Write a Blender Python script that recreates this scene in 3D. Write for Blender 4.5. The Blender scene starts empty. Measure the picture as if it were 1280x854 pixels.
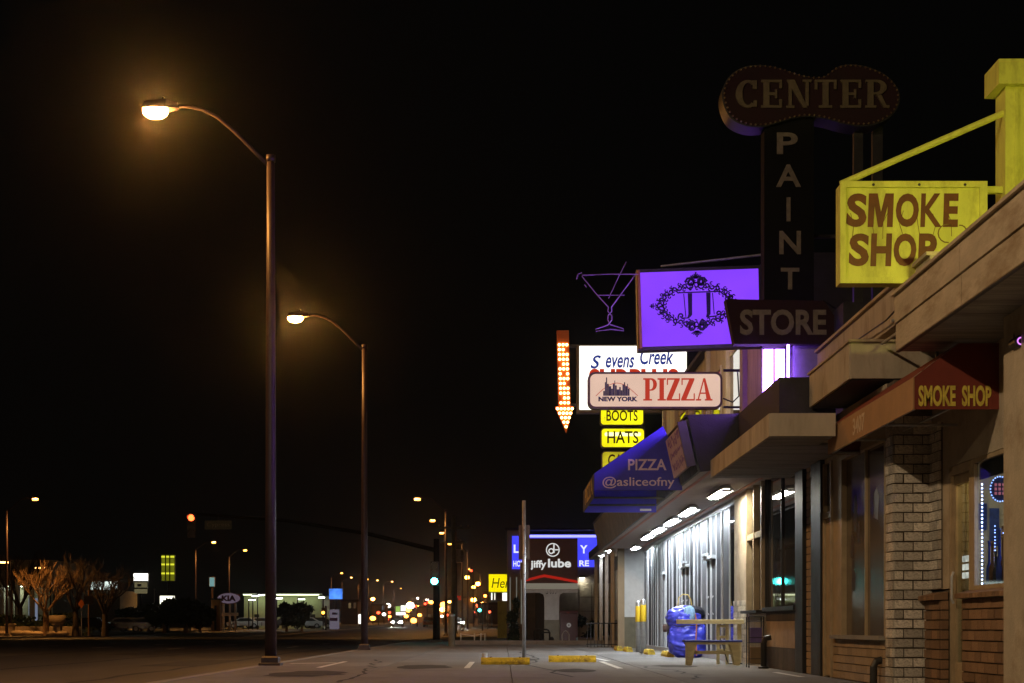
import bpy, math, random
from mathutils import Vector, Matrix
random.seed(7)
R = math.radians
sc = bpy.context.scene
COL = sc.collection

# ------------------------------------------------------------------ camera, world, exposure
F = 2000.0            # focal length in photograph pixels (1280 wide)
CH = 0.70             # camera height
VX, VY = 630.0, 783.0 # vanishing point of the street in photograph pixels
cam = bpy.data.cameras.new('camera')
cam_o = bpy.data.objects.new('camera', cam); COL.objects.link(cam_o)
cam.sensor_width = 36.0; cam.lens = F/1280*36.0
cam.shift_x = (640-VX)/1280; cam.shift_y = (VY-427)/1280
cam.clip_start = 0.1; cam.clip_end = 4000
cam_o.location = (0, 0, CH); cam_o.rotation_euler = (R(90), 0, 0)
sc.camera = cam_o
w = bpy.data.worlds.new('World'); sc.world = w; w.use_nodes = True
wn = w.node_tree; wn.nodes.clear()
wo = wn.nodes.new('ShaderNodeOutputWorld'); bg = wn.nodes.new('ShaderNodeBackground')
bg.inputs[0].default_value = (0.95, 0.90, 0.80, 1)      # city glow on a cloudless night, no sun
bg.inputs[1].default_value = 0.0012
wn.links.new(bg.outputs[0], wo.inputs[0])
sc.view_settings.view_transform = 'Standard'; sc.view_settings.look = 'None'
sc.view_settings.exposure = 0.0; sc.view_settings.gamma = 1.0
sc.view_settings.use_curve_mapping = False
sc.cycles.use_denoising = True
sc.cycles.use_light_tree = True
sc.cycles.max_bounces = 5; sc.cycles.transparent_max_bounces = 8
sc.cycles.sample_clamp_indirect = 4.0
sc.cycles.caustics_reflective = False; sc.cycles.caustics_refractive = False

def P(px, py, Y):
    k = Y/F
    return Vector(((px-VX)*k, Y, CH+(VY-py)*k))
def gz(Y):                               # the avenue climbs gently beyond the junction
    return max(0.0, Y-130)*0.0062

# ------------------------------------------------------------------ mesh helpers
class MB:
    def __init__(s): s.v = []; s.f = []; s.k = 0
    def add(s, vs, fs):
        b = len(s.v); s.v += [tuple(v) for v in vs]; s.f += [tuple(i+b for i in f) for f in fs]; return s
    def box(s, x0, x1, y0, y1, z0, z1):
        vs = [(x0,y0,z0),(x1,y0,z0),(x1,y1,z0),(x0,y1,z0),(x0,y0,z1),(x1,y0,z1),(x1,y1,z1),(x0,y1,z1)]
        return s.add(vs, [(0,3,2,1),(4,5,6,7),(0,1,5,4),(1,2,6,5),(2,3,7,6),(3,0,4,7)])
    def cbox(s, x0, x1, y0, y1, z0, z1, c):     # box with chamfered upper edges
        n = len(s.v)
        vs = [(x0,y0,z0),(x1,y0,z0),(x1,y1,z0),(x0,y1,z0),(x0,y0,z1-c),(x1,y0,z1-c),(x1,y1,z1-c),(x0,y1,z1-c),
              (x0+c,y0+c,z1),(x1-c,y0+c,z1),(x1-c,y1-c,z1),(x0+c,y1-c,z1)]
        fs = [(0,3,2,1),(8,9,10,11)]
        for i in range(4):
            j = (i+1)%4; fs += [(i,j,j+4,i+4),(i+4,j+4,j+8,i+8)]
        return s.add(vs, fs)
    def prism(s, pts, o, r, u, d0, d1):         # polygon pts in the plane (o; r, u), extruded along n = r x u
        o, r, u = Vector(o), Vector(r), Vector(u); n = r.cross(u)
        N = len(pts)
        vs = [o+r*a+u*b+n*d0 for a, b in pts]+[o+r*a+u*b+n*d1 for a, b in pts]
        ar = sum(pts[i][0]*pts[(i+1)%N][1]-pts[(i+1)%N][0]*pts[i][1] for i in range(N))
        top = tuple(range(N, 2*N)); bot = tuple(range(N-1, -1, -1))
        fs = [top, bot]+[(i, (i+1)%N, (i+1)%N+N, i+N) for i in range(N)]
        if ar < 0: fs = [tuple(reversed(f)) for f in fs]
        return s.add(vs, fs)
    def tube(s, path, r, n=8, cap=True):
        path = [Vector(p) for p in path]; N = len(path)
        rs = r if isinstance(r, (list, tuple)) else [r]*N
        b = len(s.v); prev = None
        for i, p in enumerate(path):
            t = (path[min(i+1,N-1)]-path[max(i-1,0)])
            if t.length < 1e-9: t = Vector((0,0,1))
            t.normalize()
            if prev is None:
                a = Vector((0,0,1)) if abs(t.z) < .9 else Vector((1,0,0))
            else: a = prev
            x = (a-t*a.dot(t)).normalized(); y = t.cross(x); prev = x
            for j in range(n):
                an = 2*math.pi*j/n
                s.v.append(tuple(p+x*(rs[i]*math.cos(an))+y*(rs[i]*math.sin(an))))
        for i in range(N-1):
            for j in range(n):
                k = (j+1)%n
                s.f.append((b+i*n+j, b+i*n+k, b+(i+1)*n+k, b+(i+1)*n+j))
        if cap:
            s.f.append(tuple(b+j for j in range(n-1,-1,-1))); s.f.append(tuple(b+(N-1)*n+j for j in range(n)))
        return s
    def lathe(s, prof, c=(0,0,0), n=14):
        b = len(s.v)
        for r, z in prof:
            for j in range(n):
                an = 2*math.pi*j/n
                s.v.append((c[0]+r*math.cos(an), c[1]+r*math.sin(an), c[2]+z))
        for i in range(len(prof)-1):
            for j in range(n):
                k = (j+1)%n
                s.f.append((b+i*n+j, b+i*n+k, b+(i+1)*n+k, b+(i+1)*n+j))
        s.f.append(tuple(b+j for j in range(n-1,-1,-1))); s.f.append(tuple(b+(len(prof)-1)*n+j for j in range(n)))
        return s
    def ball(s, c, r, n=8, m=5, sz=1.0):
        prof = [(max(1e-3, r*math.sin(math.pi*i/m)), -r*sz*math.cos(math.pi*i/m)) for i in range(m+1)]
        return s.lathe(prof, c, n)

def tag(o, label=None, cat=None, group=None, kind=None):
    if label: o['label'] = label
    if cat: o['category'] = cat
    if group: o['group'] = group
    if kind: o['kind'] = kind
    return o
def root_of(o):
    while o.parent: o = o.parent
    return o
def thing(name, loc, label, cat, group=None):
    o = bpy.data.objects.new(name, None); COL.objects.link(o)
    o.location = loc; o.empty_display_size = .2
    return tag(o, label, cat, group)
def obj(name, mb, mat, parent=None, loc=(0,0,0), smooth=False):
    """mesh given in world coordinates; a child is stored relative to its thing"""
    o3 = Vector(root_of(parent).location) if parent else Vector(loc)
    me = bpy.data.meshes.new(name)
    me.from_pydata([tuple(Vector(v)-o3) for v in mb.v], [], mb.f); me.update()
    if smooth:
        for p in me.polygons: p.use_smooth = True
    me.materials.append(mat)
    o = bpy.data.objects.new(name, me); COL.objects.link(o)
    if parent: o.parent = parent
    else: o.location = o3
    return o
def struct(name, mb, mat, loc=(0,0,0)):
    return tag(obj(name, mb, mat, None, loc), kind='structure')
def copy_tree(o, parent=None):
    c = o.copy(); COL.objects.link(c); c.parent = parent
    for ch in list(o.children): copy_tree(ch, c)
    return c
def pieces(name, mesh, mat_mesh_list, parent):      # shared-mesh pieces: list of (loc, scale)
    base = Vector(root_of(parent).location)
    for loc, scl in mat_mesh_list:
        o = bpy.data.objects.new(name, mesh); COL.objects.link(o); o.parent = parent
        o.location = Vector(loc)-base; o.scale = scl
def unit_block(name, mat, c=.08):
    me = bpy.data.meshes.new(name)
    m = MB().box(-.5,.5,-.5,.5,-.5,.5); me.from_pydata(m.v, [], m.f); me.materials.append(mat); return me

# ------------------------------------------------------------------ materials
def S(r, g, b):
    f = lambda c: (c/255/12.92) if c/255 <= .04045 else ((c/255+.055)/1.055)**2.4
    return (f(r), f(g), f(b))
MATS = {}
def mat(name, col, rough=.7, var=.25, scale=3.0, bump=.15, bscale=30.0, metal=0.0, spec=.5, stretch=(1,1,1), rnd=0.0, dirt=None, dscale=.8, rv=.12):
    if name in MATS: return MATS[name]
    m = bpy.data.materials.new(name); m.use_nodes = True
    nt = m.node_tree; nt.nodes.clear()
    N = lambda t: nt.nodes.new(t)
    out = N('ShaderNodeOutputMaterial'); b = N('ShaderNodeBsdfPrincipled'); nt.links.new(b.outputs[0], out.inputs[0])
    tc = N('ShaderNodeTexCoord'); mp = N('ShaderNodeMapping'); mp.inputs['Scale'].default_value = stretch
    nt.links.new(tc.outputs['Object'], mp.inputs[0])
    n1 = N('ShaderNodeTexNoise'); n1.inputs['Scale'].default_value = scale; n1.inputs['Detail'].default_value = 6; n1.inputs['Roughness'].default_value = .65
    nt.links.new(mp.outputs[0], n1.inputs['Vector'])
    cr = N('ShaderNodeValToRGB'); cr.color_ramp.elements[0].position = .3; cr.color_ramp.elements[1].position = .72
    cr.color_ramp.elements[0].color = (*[c*(1-var) for c in col], 1); cr.color_ramp.elements[1].color = (*[min(1, c*(1+var)) for c in col], 1)
    nt.links.new(n1.outputs['Fac'], cr.inputs[0]); colo = cr.outputs[0]
    if dirt:
        n3 = N('ShaderNodeTexNoise'); n3.inputs['Scale'].default_value = dscale; n3.inputs['Detail'].default_value = 8; n3.inputs['Roughness'].default_value = .7
        nt.links.new(mp.outputs[0], n3.inputs['Vector'])
        r3 = N('ShaderNodeValToRGB'); r3.color_ramp.elements[0].position = .5; r3.color_ramp.elements[1].position = .68
        nt.links.new(n3.outputs['Fac'], r3.inputs[0])
        mx = N('ShaderNodeMixRGB'); mx.inputs[2].default_value = (*dirt, 1)
        nt.links.new(r3.outputs[0], mx.inputs[0]); nt.links.new(colo, mx.inputs[1]); colo = mx.outputs[0]
    if rnd:
        oi = N('ShaderNodeObjectInfo'); mr = N('ShaderNodeMapRange')
        mr.inputs[3].default_value = 1-rnd; mr.inputs[4].default_value = 1+rnd
        nt.links.new(oi.outputs['Random'], mr.inputs[0])
        hs = N('ShaderNodeHueSaturation'); nt.links.new(mr.outputs[0], hs.inputs['Value']); nt.links.new(colo, hs.inputs['Color']); colo = hs.outputs[0]
    nt.links.new(colo, b.inputs['Base Color'])
    b.inputs['Metallic'].default_value = metal; b.inputs['Specular IOR Level'].default_value = spec
    mr2 = N('ShaderNodeMapRange'); mr2.inputs[3].default_value = max(.015, rough-rv); mr2.inputs[4].default_value = min(1, rough+rv)
    nt.links.new(n1.outputs['Fac'], mr2.inputs[0]); nt.links.new(mr2.outputs[0], b.inputs['Roughness'])
    if bump:
        n2 = N('ShaderNodeTexNoise'); n2.inputs['Scale'].default_value = bscale; n2.inputs['Detail'].default_value = 5
        nt.links.new(mp.outputs[0], n2.inputs['Vector'])
        bp = N('ShaderNodeBump'); bp.inputs['Strength'].default_value = bump; bp.inputs['Distance'].default_value = .02
        nt.links.new(n2.outputs['Fac'], bp.inputs['Height']); nt.links.new(bp.outputs[0], b.inputs['Normal'])
    MATS[name] = m; return m
def emit(name, col, strength=1.0, var=0.0, scale=2.0):
    if name in MATS: return MATS[name]
    m = bpy.data.materials.new(name); m.use_nodes = True
    nt = m.node_tree; nt.nodes.clear()
    out = nt.nodes.new('ShaderNodeOutputMaterial'); e = nt.nodes.new('ShaderNodeEmission')
    e.inputs[0].default_value = (*col, 1); e.inputs[1].default_value = strength
    if var:                                # uneven tubes behind the translucent face
        tc = nt.nodes.new('ShaderNodeTexCoord'); n = nt.nodes.new('ShaderNodeTexNoise'); n.inputs['Scale'].default_value = scale
        mr = nt.nodes.new('ShaderNodeMapRange'); mr.inputs[1].default_value = .3; mr.inputs[2].default_value = .7
        mr.inputs[3].default_value = strength*(1-var); mr.inputs[4].default_value = strength*(1+var)
        nt.links.new(tc.outputs['Object'], n.inputs['Vector']); nt.links.new(n.outputs['Fac'], mr.inputs[0]); nt.links.new(mr.outputs[0], e.inputs[1])
    nt.links.new(e.outputs[0], out.inputs[0]); MATS[name] = m; return m
def glass(name, tint=(.9,.95,.95), refl=.12):
    if name in MATS: return MATS[name]
    m = bpy.data.materials.new(name); m.use_nodes = True
    nt = m.node_tree; nt.nodes.clear()
    out = nt.nodes.new('ShaderNodeOutputMaterial'); t = nt.nodes.new('ShaderNodeBsdfTransparent'); g = nt.nodes.new('ShaderNodeBsdfGlossy')
    t.inputs[0].default_value = (*tint, 1); g.inputs['Roughness'].default_value = .03
    lw_ = nt.nodes.new('ShaderNodeLayerWeight'); lw_.inputs[0].default_value = .5; mx = nt.nodes.new('ShaderNodeMixShader')
    fr = nt.nodes.new('ShaderNodeMath'); fr.operation = 'POWER'; fr.inputs[1].default_value = 4.5; nt.links.new(lw_.outputs['Facing'], fr.inputs[0])
    nt.links.new(fr.outputs[0], mx.inputs[0]); nt.links.new(t.outputs[0], mx.inputs[1]); nt.links.new(g.outputs[0], mx.inputs[2])
    nt.links.new(mx.outputs[0], out.inputs[0]); MATS[name] = m; return m

CONC = mat('concrete', (.155,.147,.135), .82, .3, 1.1, .4, 22, stretch=(1,.45,1), dirt=(.065,.06,.055), dscale=.75, rnd=.2)
KERB = mat('kerb_concrete', (.27,.25,.22), .85, .25, 2, .3, 30)
ASPH = mat('asphalt', (.042,.04,.038), .6, .45, .5, .5, 60, stretch=(1,.25,1), dirt=(.085,.078,.07), dscale=.3)
WPAINT = mat('road_paint', (.62,.62,.58), .7, .3, 6, .1)
YPAINT = mat('yellow_paint', (.74,.54,.03), .6, .3, 7, .25, 20, dirt=(.25,.16,.03), dscale=5)
SOIL = mat('soil', (.07,.06,.05), .95, .3, 1, .4)
GRASSM = mat('lawn', (.05,.08,.025), .95, .4, 6, .8, 60)
CREAM = mat('cream_stucco', (.47,.40,.29), .85, .18, 2.5, .3, 40, dirt=(.33,.25,.16), dscale=1.4)
CANOPY = mat('canopy_board', (.48,.39,.27), .75, .22, 4, .35, 25, stretch=(1,.35,1.2), dirt=(.26,.18,.10), dscale=2.2)
CANOPY2 = mat('canopy_plywood', (.48,.41,.31), .8, .2, 3, .3, 25, stretch=(1,1,.3), dirt=(.29,.22,.15), dscale=2.2)
SOFFIT = mat('soffit_boards', (.30,.29,.26), .7, .35, 2.5, .4, 12, stretch=(.5,6,1), dirt=(.14,.12,.10), dscale=1.2)
SOFFITW = mat('soffit_painted', (.42,.34,.30), .75, .16, 2.5, .2, 12, stretch=(.4,2,1))
REDDISH = mat('reddish_coat', (.45,.17,.10), .6, .3, 3)
PBRICK = mat('painted_brick', (.66,.61,.52), .7, .28, 9, .5, 40, rnd=.34, dirt=(.30,.25,.19), dscale=4)
MORTAR = mat('mortar', (.13,.105,.075), .95, .2, 8, .4, 60)
BBRICK = mat('brown_brick', (.26,.15,.08), .8, .3, 6, .4, 40, rnd=.3)
TANTILE = mat('tan_tile', (.40,.29,.18), .6, .2, 6, .3, 40, rnd=.15)
BLACKP = mat('black_paint', (.015,.014,.013), .45, .3, 5, .1)
TANFRAME = mat('tan_frame', (.42,.32,.19), .55, .2, 5, .1)
ALU = mat('aluminium', (.52,.53,.55), .4, .12, 6, .05, metal=.25)
GALV = mat('galvanised_steel', (.42,.42,.42), .5, .2, 10, .1, metal=.7)
DKSTEEL = mat('dark_steel', (.05,.048,.045), .5, .2, 8, .1, metal=.4)
POLEM = mat('lamp_pole_metal', (.04,.026,.032), .45, .2, 5, .06, spec=.3)
WFILM = mat('filmed_pane', (.12,.125,.14), .025, .08, .9, 0, 3, spec=.9, stretch=(1,1.6,.25), rv=.008)
DKPANE = mat('dark_pane', (.06,.062,.064), .03, .2, 1, .0, spec=.8, rv=.015)
BRNPANE = mat('brown_film_pane', (.11,.088,.062), .13, .15, .7, 0, 4, spec=.9, rv=.02)
GLASS = glass('clear_glass')
REDFAB = mat('maroon_awning_fabric', (.20,.035,.02), .85, .15, 4, .3, 60)
BLUEFAB = mat('blue_awning_fabric', (.07,.06,.62), .8, .12, 3, .25, 60)
DKFAB = mat('navy_awning_fabric', (.035,.035,.075), .85, .15, 3, .25, 60)
TARP = mat('blue_tarp', (.07,.085,.72), .34, .2, 5, .25, 18)
LTBLUE = mat('light_blue_cloth', (.30,.50,.75), .8, .35, 14, .3)
BLUEPL = mat('blue_plank', (.05,.07,.35), .6, .25, 6, .2)
WOOD = mat('pale_timber', (.62,.54,.30), .75, .2, 4, .3, 20, stretch=(1,4,4))
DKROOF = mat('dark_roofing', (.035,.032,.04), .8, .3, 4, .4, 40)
SHINGLE = mat('mossy_shingle', (.12,.13,.13), .9, .6, 5, .6, 14, stretch=(1,5,.7), dirt=(.03,.05,.05), dscale=2)
WSTUCCO = mat('white_stucco', (.60,.61,.60), .85, .14, 3, .45, 12)
SIDING = mat('cream_siding', (.60,.54,.40), .75, .22, 3, .3, 10, stretch=(1,5,.5), dirt=(.36,.30,.19), dscale=1.6)
SIGNYEL = mat('yellow_sign_paint', (.68,.68,.12), .6, .16, 2.5, .12, 20, stretch=(1,1,.4), dirt=(.40,.37,.06), dscale=2.2)
SIGNRED = mat('sign_lettering_brown', (.15,.045,.012), .6, .25, 8, .05)
MAROON = mat('maroon_sign', (.020,.0035,.006), .9, .25, 3, .08)
SLETTER = mat('faded_lettering', (.13,.095,.06), .6, .3, 12, .1)
BLACKSIGN = mat('black_sign', (.007,.007,.007), .85, .3, 4, .05, spec=.15)
LEAF = mat('leaf', (.035,.06,.02), .7, .5, 2, 0, rnd=.2)
BARK = mat('bark', (.22,.14,.08), .9, .3, 5, .5, 25)
STONE = mat('stone', (.34,.27,.20), .9, .25, 3, .5, 12, rnd=.15)
CARP = mat('car_paint', (.06,.06,.065), .2, .2, 2, 0, spec=.8)
CARW = mat('car_paint_white', (.6,.6,.6), .2, .1, 2, 0, spec=.8)
TYRE = mat('tyre', (.02,.02,.02), .8, .2, 8, .1)
BLOCKW = mat('pale_block', (.46,.42,.32), .8, .2, 3, .3, rnd=.08)
JWALL = mat('tan_plaster', (.34,.26,.16), .85, .15, 2, .2)
BROWNSIGN = mat('brown_sign_face', (.10,.03,.02), .5, .2, 3, .05)
WPOST = mat('white_paint', (.62,.62,.60), .6, .12, 4, .1)
PURPTUBE = mat('unlit_neon_tube', (.26,.17,.30), .25, .1, 5, 0)

# ------------------------------------------------------------------ lettering
def text_pts(s, bold=0.0, shear=0.0):
    cu = bpy.data.curves.new('lettering', 'FONT'); cu.body = s; cu.size = 1; cu.offset = bold; cu.shear = shear
    cu.fill_mode = 'FRONT'; cu.resolution_u = 4; cu.dimensions = '2D'; cu.extrude = .5
    cu.fill_mode = 'BOTH'
    ob = bpy.data.objects.new('lettering', cu); COL.objects.link(ob)
    me = bpy.data.meshes.new_from_object(ob)
    vs = [tuple(v.co) for v in me.vertices]; fs = [tuple(p.vertices) for p in me.polygons]
    bpy.data.objects.remove(ob); bpy.data.curves.remove(cu); bpy.data.meshes.remove(me)
    return vs, fs
def lettering(s, o, r, u, wd, ht, depth=.02, bold=0.0, shear=0.0, mb=None):
    """flat lettering in the rectangle o + [0,wd] r + [0,ht] u, standing proud by depth"""
    vs, fs = text_pts(s, bold, shear)
    x0 = min(v[0] for v in vs); x1 = max(v[0] for v in vs); y0 = min(v[1] for v in vs); y1 = max(v[1] for v in vs)
    o, r, u = Vector(o), Vector(r), Vector(u); n = r.cross(u)
    mb = mb or MB()
    return mb.add([o+r*((v[0]-x0)/(x1-x0)*wd)+u*((v[1]-y0)/(y1-y0)*ht)+n*((v[2]+.5)*depth) for v in vs], fs)
def rc(a, b, c, d): return [(a,c),(b,c),(b,d),(a,d)]
def arc(cx, cy, ro, ri, a0, a1, n=14, sy=1.0, riy=None):
    riy = ri*sy if riy is None else riy
    A = [R(a0+(a1-a0)*i/n) for i in range(n+1)]
    return [(cx+ro*math.cos(t), cy+ro*sy*math.sin(t)) for t in A]+[(cx+ri*math.cos(t), cy+riy*math.sin(t)) for t in reversed(A)]
GLYPH = {   # serif letters, 1 high: (width, polygons)
 'C': (.80, [arc(.45,.5,.45,.2,50,310,20,1.1,.4), rc(.62,.78,.68,.98), rc(.66,.78,.04,.26)]),
 'E': (.78, [rc(.08,.30,.09,.91), rc(0,.76,0,.09), rc(0,.76,.91,1), rc(.30,.5,.45,.55), rc(.5,.58,.34,.66), rc(.66,.76,.09,.3), rc(.66,.76,.7,.91)]),
 'N': (.90, [rc(.08,.2,.08,.92), rc(0,.30,0,.08), [(.0,1),(.3,1),(.78,.0),(.62,.0)], rc(.70,.82,.08,.92), rc(.60,.92,.92,1)]),
 'T': (.80, [rc(.29,.51,.09,.91), rc(.16,.64,0,.09), rc(0,.8,.91,1), rc(0,.1,.66,.91), rc(.7,.8,.66,.91)]),
 'R': (.88, [rc(.08,.30,.09,.91), rc(0,.4,0,.09), rc(0,.42,.91,1), arc(.42,.735,.36,.14,-90,90,12,.735,.17), rc(.30,.42,.47,.55), [(.40,.47),(.58,.47),(.76,.09),(.88,.09),(.88,0),(.66,0)]]),
 'P': (.72, [rc(.10,.34,.07,.93), rc(0,.46,0,.07), rc(0,.42,.93,1), arc(.42,.72,.30,.10,-90,90,12,.93,.2), rc(.34,.42,.44,.50)]),
 'I': (.44, [rc(.10,.34,.07,.93), rc(0,.44,0,.07), rc(0,.44,.93,1)]),
 'Z': (.74, [rc(.02,.70,.93,1), rc(0,.72,0,.07), [(.0,.07),(.28,.07),(.70,.93),(.42,.93)], rc(.02,.08,.7,.93), rc(.66,.72,.07,.32)]),
 'A': (.86, [[(.40,1),(.50,1),(.80,.07),(.56,.07)], [(.40,1),(.44,.9),(.17,.07),(.10,.07)], rc(0,.28,0,.07), rc(.48,.88,0,.07), rc(.24,.58,.30,.36)]),
}
def serif(s, o, r, u, wd, ht, depth=.02, gap=.12, mb=None):
    tot = sum(GLYPH[c][0] for c in s)+gap*(len(s)-1); kx = wd/tot; x = 0; mb = mb or MB()
    for c in s:
        gw, polys = GLYPH[c]
        for i, pl in enumerate(polys):
            mb.prism([((x+a)*kx, b*ht) for a, b in pl], o, r, u, 0, depth+.0015*i)
        x += gw+gap
    return mb
def stroke(pts, o, r, u, wth, d0, d1, mb, sx=1, sy=1):
    """thin flat line along 2-D points"""
    for i in range(len(pts)-1):
        a = Vector((pts[i][0]*sx, pts[i][1]*sy)); b = Vector((pts[i+1][0]*sx, pts[i+1][1]*sy)); t = b-a
        if t.length < 1e-6: continue
        n = Vector((-t.y, t.x)).normalized()*wth/2; t = t.normalized()*wth*.35
        mb.prism([tuple(a-t+n), tuple(a-t-n), tuple(b+t-n), tuple(b+t+n)], o, r, u, d0, d1+.0008*(i%3))
    return mb
XR, ZU = Vector((1,0,0)), Vector((0,0,1)); YN = Vector((0,-1,0))   # camera-facing basis (XR,ZU); street-facing basis (YN,ZU)
def face_pts(p0, p1): return p0, p1.x-p0.x, p1.z-p0.z
def frontal(pxl, pxr, pyt, pyb, Y):      # real rectangle of a camera-facing sign
    a = P(pxl, pyb, Y); b = P(pxr, pyt, Y); return a.x, b.x, a.z, b.z
def rrect(wd, ht, r, n=5):
    pts = []
    for cx, cy, a in ((wd-r,r,-90),(wd-r,ht-r,0),(r,ht-r,90),(r,r,180)):
        pts += [(cx+r*math.cos(R(a+90*i/n)), cy+r*math.sin(R(a+90*i/n))) for i in range(n+1)]
    return pts

# ================================================================== THE SETTING
def sheet(xs, ys, zf):
    m = MB(); nx, ny = len(xs), len(ys)
    m.v = [(x, y, zf(x, y)) for y in ys for x in xs]
    m.f = [(j*nx+i, j*nx+i+1, (j+1)*nx+i+1, (j+1)*nx+i) for j in range(ny-1) for i in range(nx-1)]
    return m
struct('ground', sheet([-600,600], [-60,60,130,200,300,500,800,2500], lambda x, y: -.16+gz(y)-.02), SOIL)
struct('road', sheet([-33.2,-20,-12,-4.45], [-40,0,30,60,130,200,300,500,800], lambda x, y: -.13+gz(y)), ASPH)
struct('cross_street', sheet([-4.3,60], [93,107], lambda x, y: -.125), ASPH)
lot = struct('pavement', MB().box(-4.25,4.46,4,61,-.15,-.035), MORTAR)
slab = unit_block('slab', CONC)
L = []
for i in range(4):
    for j in range(19):
        y0, y1 = 4+j*3.0, min(61, 7+j*3.0)
        L.append(((-4.25+8.71*(i+.5)/4, (y0+y1)/2, -.02), (8.71/4-.014, y1-y0-.014, .04)))
pieces('slab', slab, L, lot)
struct('far_pavement', sheet([-44,-33.5], [60,130,200,300,500], lambda x, y: 0+gz(y)), CONC)
struct('far_roadside', sheet([-4.3,60], [107,130,200,300,500], lambda x, y: -.01+gz(y)), CONC)
kerb_block = unit_block('kerb_stone', KERB)
k1 = struct('kerb', MB().box(-4.42,-4.26,4,92,-.15,-.02), MORTAR)
pieces('kerb_stone', kerb_block, [((-4.345, 5.5+3*j, -.06), (.17, 2.98, .125)) for j in range(29)], k1)
k2 = struct('far_kerb', MB().box(-33.48,-33.32,60,130,-.15,-.03), MORTAR)
pieces('kerb_stone', kerb_block, [((-33.4, 61.5+3*j, -.06), (.19, 2.97, .13)) for j in range(23)], k2)
# lane dashes and stall lines
def mark(name, pts, z, label=None):
    o = struct(name, MB().add([(x, y, z) for x, y in pts], [(0,1,2,3)]), WPAINT); return o
for x, y, ln in ((-15.7,61,3),(-15.7,72,3),(-19.2,66,3),(-19.2,78,3),(-23,82,3),(-23,70,3),(-12.2,58,3),(-8.4,62,3),(-26.5,92,3),(-12.2,70,3),(-15.7,84,3),(-8.4,74,3)):
    mark('lane_marking', [(x-.08,y),(x+.08,y),(x+.08,y+ln),(x-.08,y+ln)], -.125)
for x, y0, y1 in ((-.62,26.6,31.3),(1.92,26.4,31.6),(-3.13,27.0,31.6),(4.1,22,24.2)):
    mark('parking_line', [(x-.05,y0),(x+.05,y0),(x+.05,y1),(x-.05,y1)], .005)
mark('parking_line', [(2.05,32.2),(2.15,32.2),(1.95,37.0),(1.85,37.0)], .005)
mark('parking_line', [(-4.0,29.8),(-3.2,30.4),(-3.2,30.7),(-4.0,30.1)], .005)
TAR = mat('tar_seal', (.012,.012,.012), .8, .3, 4, .2)
rg0 = random.Random(9)
def seal(pts, z, wd_=.09):
    m = MB()
    for i, (x, y) in enumerate(pts):
        m.v += [(x-wd_*rg0.uniform(.3,.7), y, z), (x+wd_*rg0.uniform(.3,.7), y+.05, z)]
    m.f = [(2*i, 2*i+1, 2*i+3, 2*i+2) for i in range(len(pts)-1)]
    struct('crack_seal', m, TAR)
for x0_, y0_, y1_, z_ in ((-6.2,20,60,-.124),(-9.5,28,75,-.124),(-13.4,34,90,-.124),(-2.2,20,34,.004),(.95,22,46,.004),(2.6,21,30,.004)):
    n_ = 24; x_ = x0_; pp_ = []
    for i in range(n_+1):
        x_ += rg0.uniform(-.14,.14); pp_.append((x_, y0_+(y1_-y0_)*i/n_))
    seal(pp_, z_, .14 if z_ < 0 else .05)
for x_, y_, rx_, ry_, z_ in ((-1.4,27.5,.5,1.4,.0045),(1.1,25.2,.35,1.1,.0045),(3.0,28,.4,.9,.0045),(-2.9,23.5,.6,1.5,.0045),(.3,33.5,.45,1.3,.0045)):
    st_ = struct('oil_stain', MB().add([(x_+rx_*math.cos(2*math.pi*i/18)*rg0.uniform(.75,1.15), y_+ry_*math.sin(2*math.pi*i/18)*rg0.uniform(.8,1.1), z_) for i in range(18)], [tuple(range(18))]), mat('oil_stain', (.075,.07,.063), .9, .35, 2, .1, spec=.1, rv=.05))
for x_, y_, wx_, wy_ in ((-7.6,33,1.3,6),(-11.5,46,1.6,9)):
    struct('road_patch', MB().add([(x_,y_,-.1235),(x_+wx_,y_,-.1235),(x_+wx_,y_+wy_,-.1235),(x_,y_+wy_,-.1235)], [(0,1,2,3)]), mat('fresh_asphalt', (.022,.021,.021), .7, .3, 2, .4, 60))
struct('median', sheet([-18.6,-17.4], [118,130,200,300,500], lambda x, y: .02+gz(y)), KERB)
# verge in front of the service building
struct('planting_strip', MB().box(-1.75,4.4,61.35,66,-.1,.10), GRASSM)
pk = struct('planter_kerb', MB().box(-2.05,4.5,61.02,61.33,-.15,.12), MORTAR)
pieces('kerb_stone', kerb_block, [((-1.5+1.1*j, 61.17, .05), (1.09, .32, .22)) for j in range(6)], pk)
struct('forecourt', MB().box(-1.75,12,66.02,92,-.14,.02), CONC)
struct('corner_pavement', MB().box(-4.24,-1.8,61.4,92.6,-.14,-.004), CONC)

# ================================================================== SMOKE SHOP BUILDING (near right)
A = thing('shop_building', (4.5, 15, 0), 'low tan shop building with brick pillar and boxy canopies at right edge', 'building')
# concealed bulk
obj('wall', MB().box(6.7,14,8,23.7,-.05,4.1), CREAM, A)
obj('wall', MB().box(4.72,6.6,18.9,23.7,-.05,3.5), CREAM, A)
obj('wall', MB().box(4.95,5.12,14.9,18.5,2.47,3.56), CREAM, A)         # over door and window
obj('wall', MB().box(4.95,5.12,17.79,18.5,1.12,2.468), CREAM, A)
obj('wall', MB().box(4.96,5.12,17.79,18.5,0,1.10), MORTAR, A)
obj('wall', MB().box(4.50,4.70,18.86,23.72,2.97,3.56), CREAM, A)
obj('wall', MB().box(4.52,4.70,18.86,21.9,0,.53), MORTAR, A)
obj('wall', MB().box(4.50,4.70,21.34,21.9,.531,2.969), TANFRAME, A)
obj('wall', MB().box(4.62,6.6,8,14.49,-.05,3.56), CREAM, A)
obj('pilaster', MB().box(4.64,4.97,14.50,14.86,-.05,3.57), CREAM, A)
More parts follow.
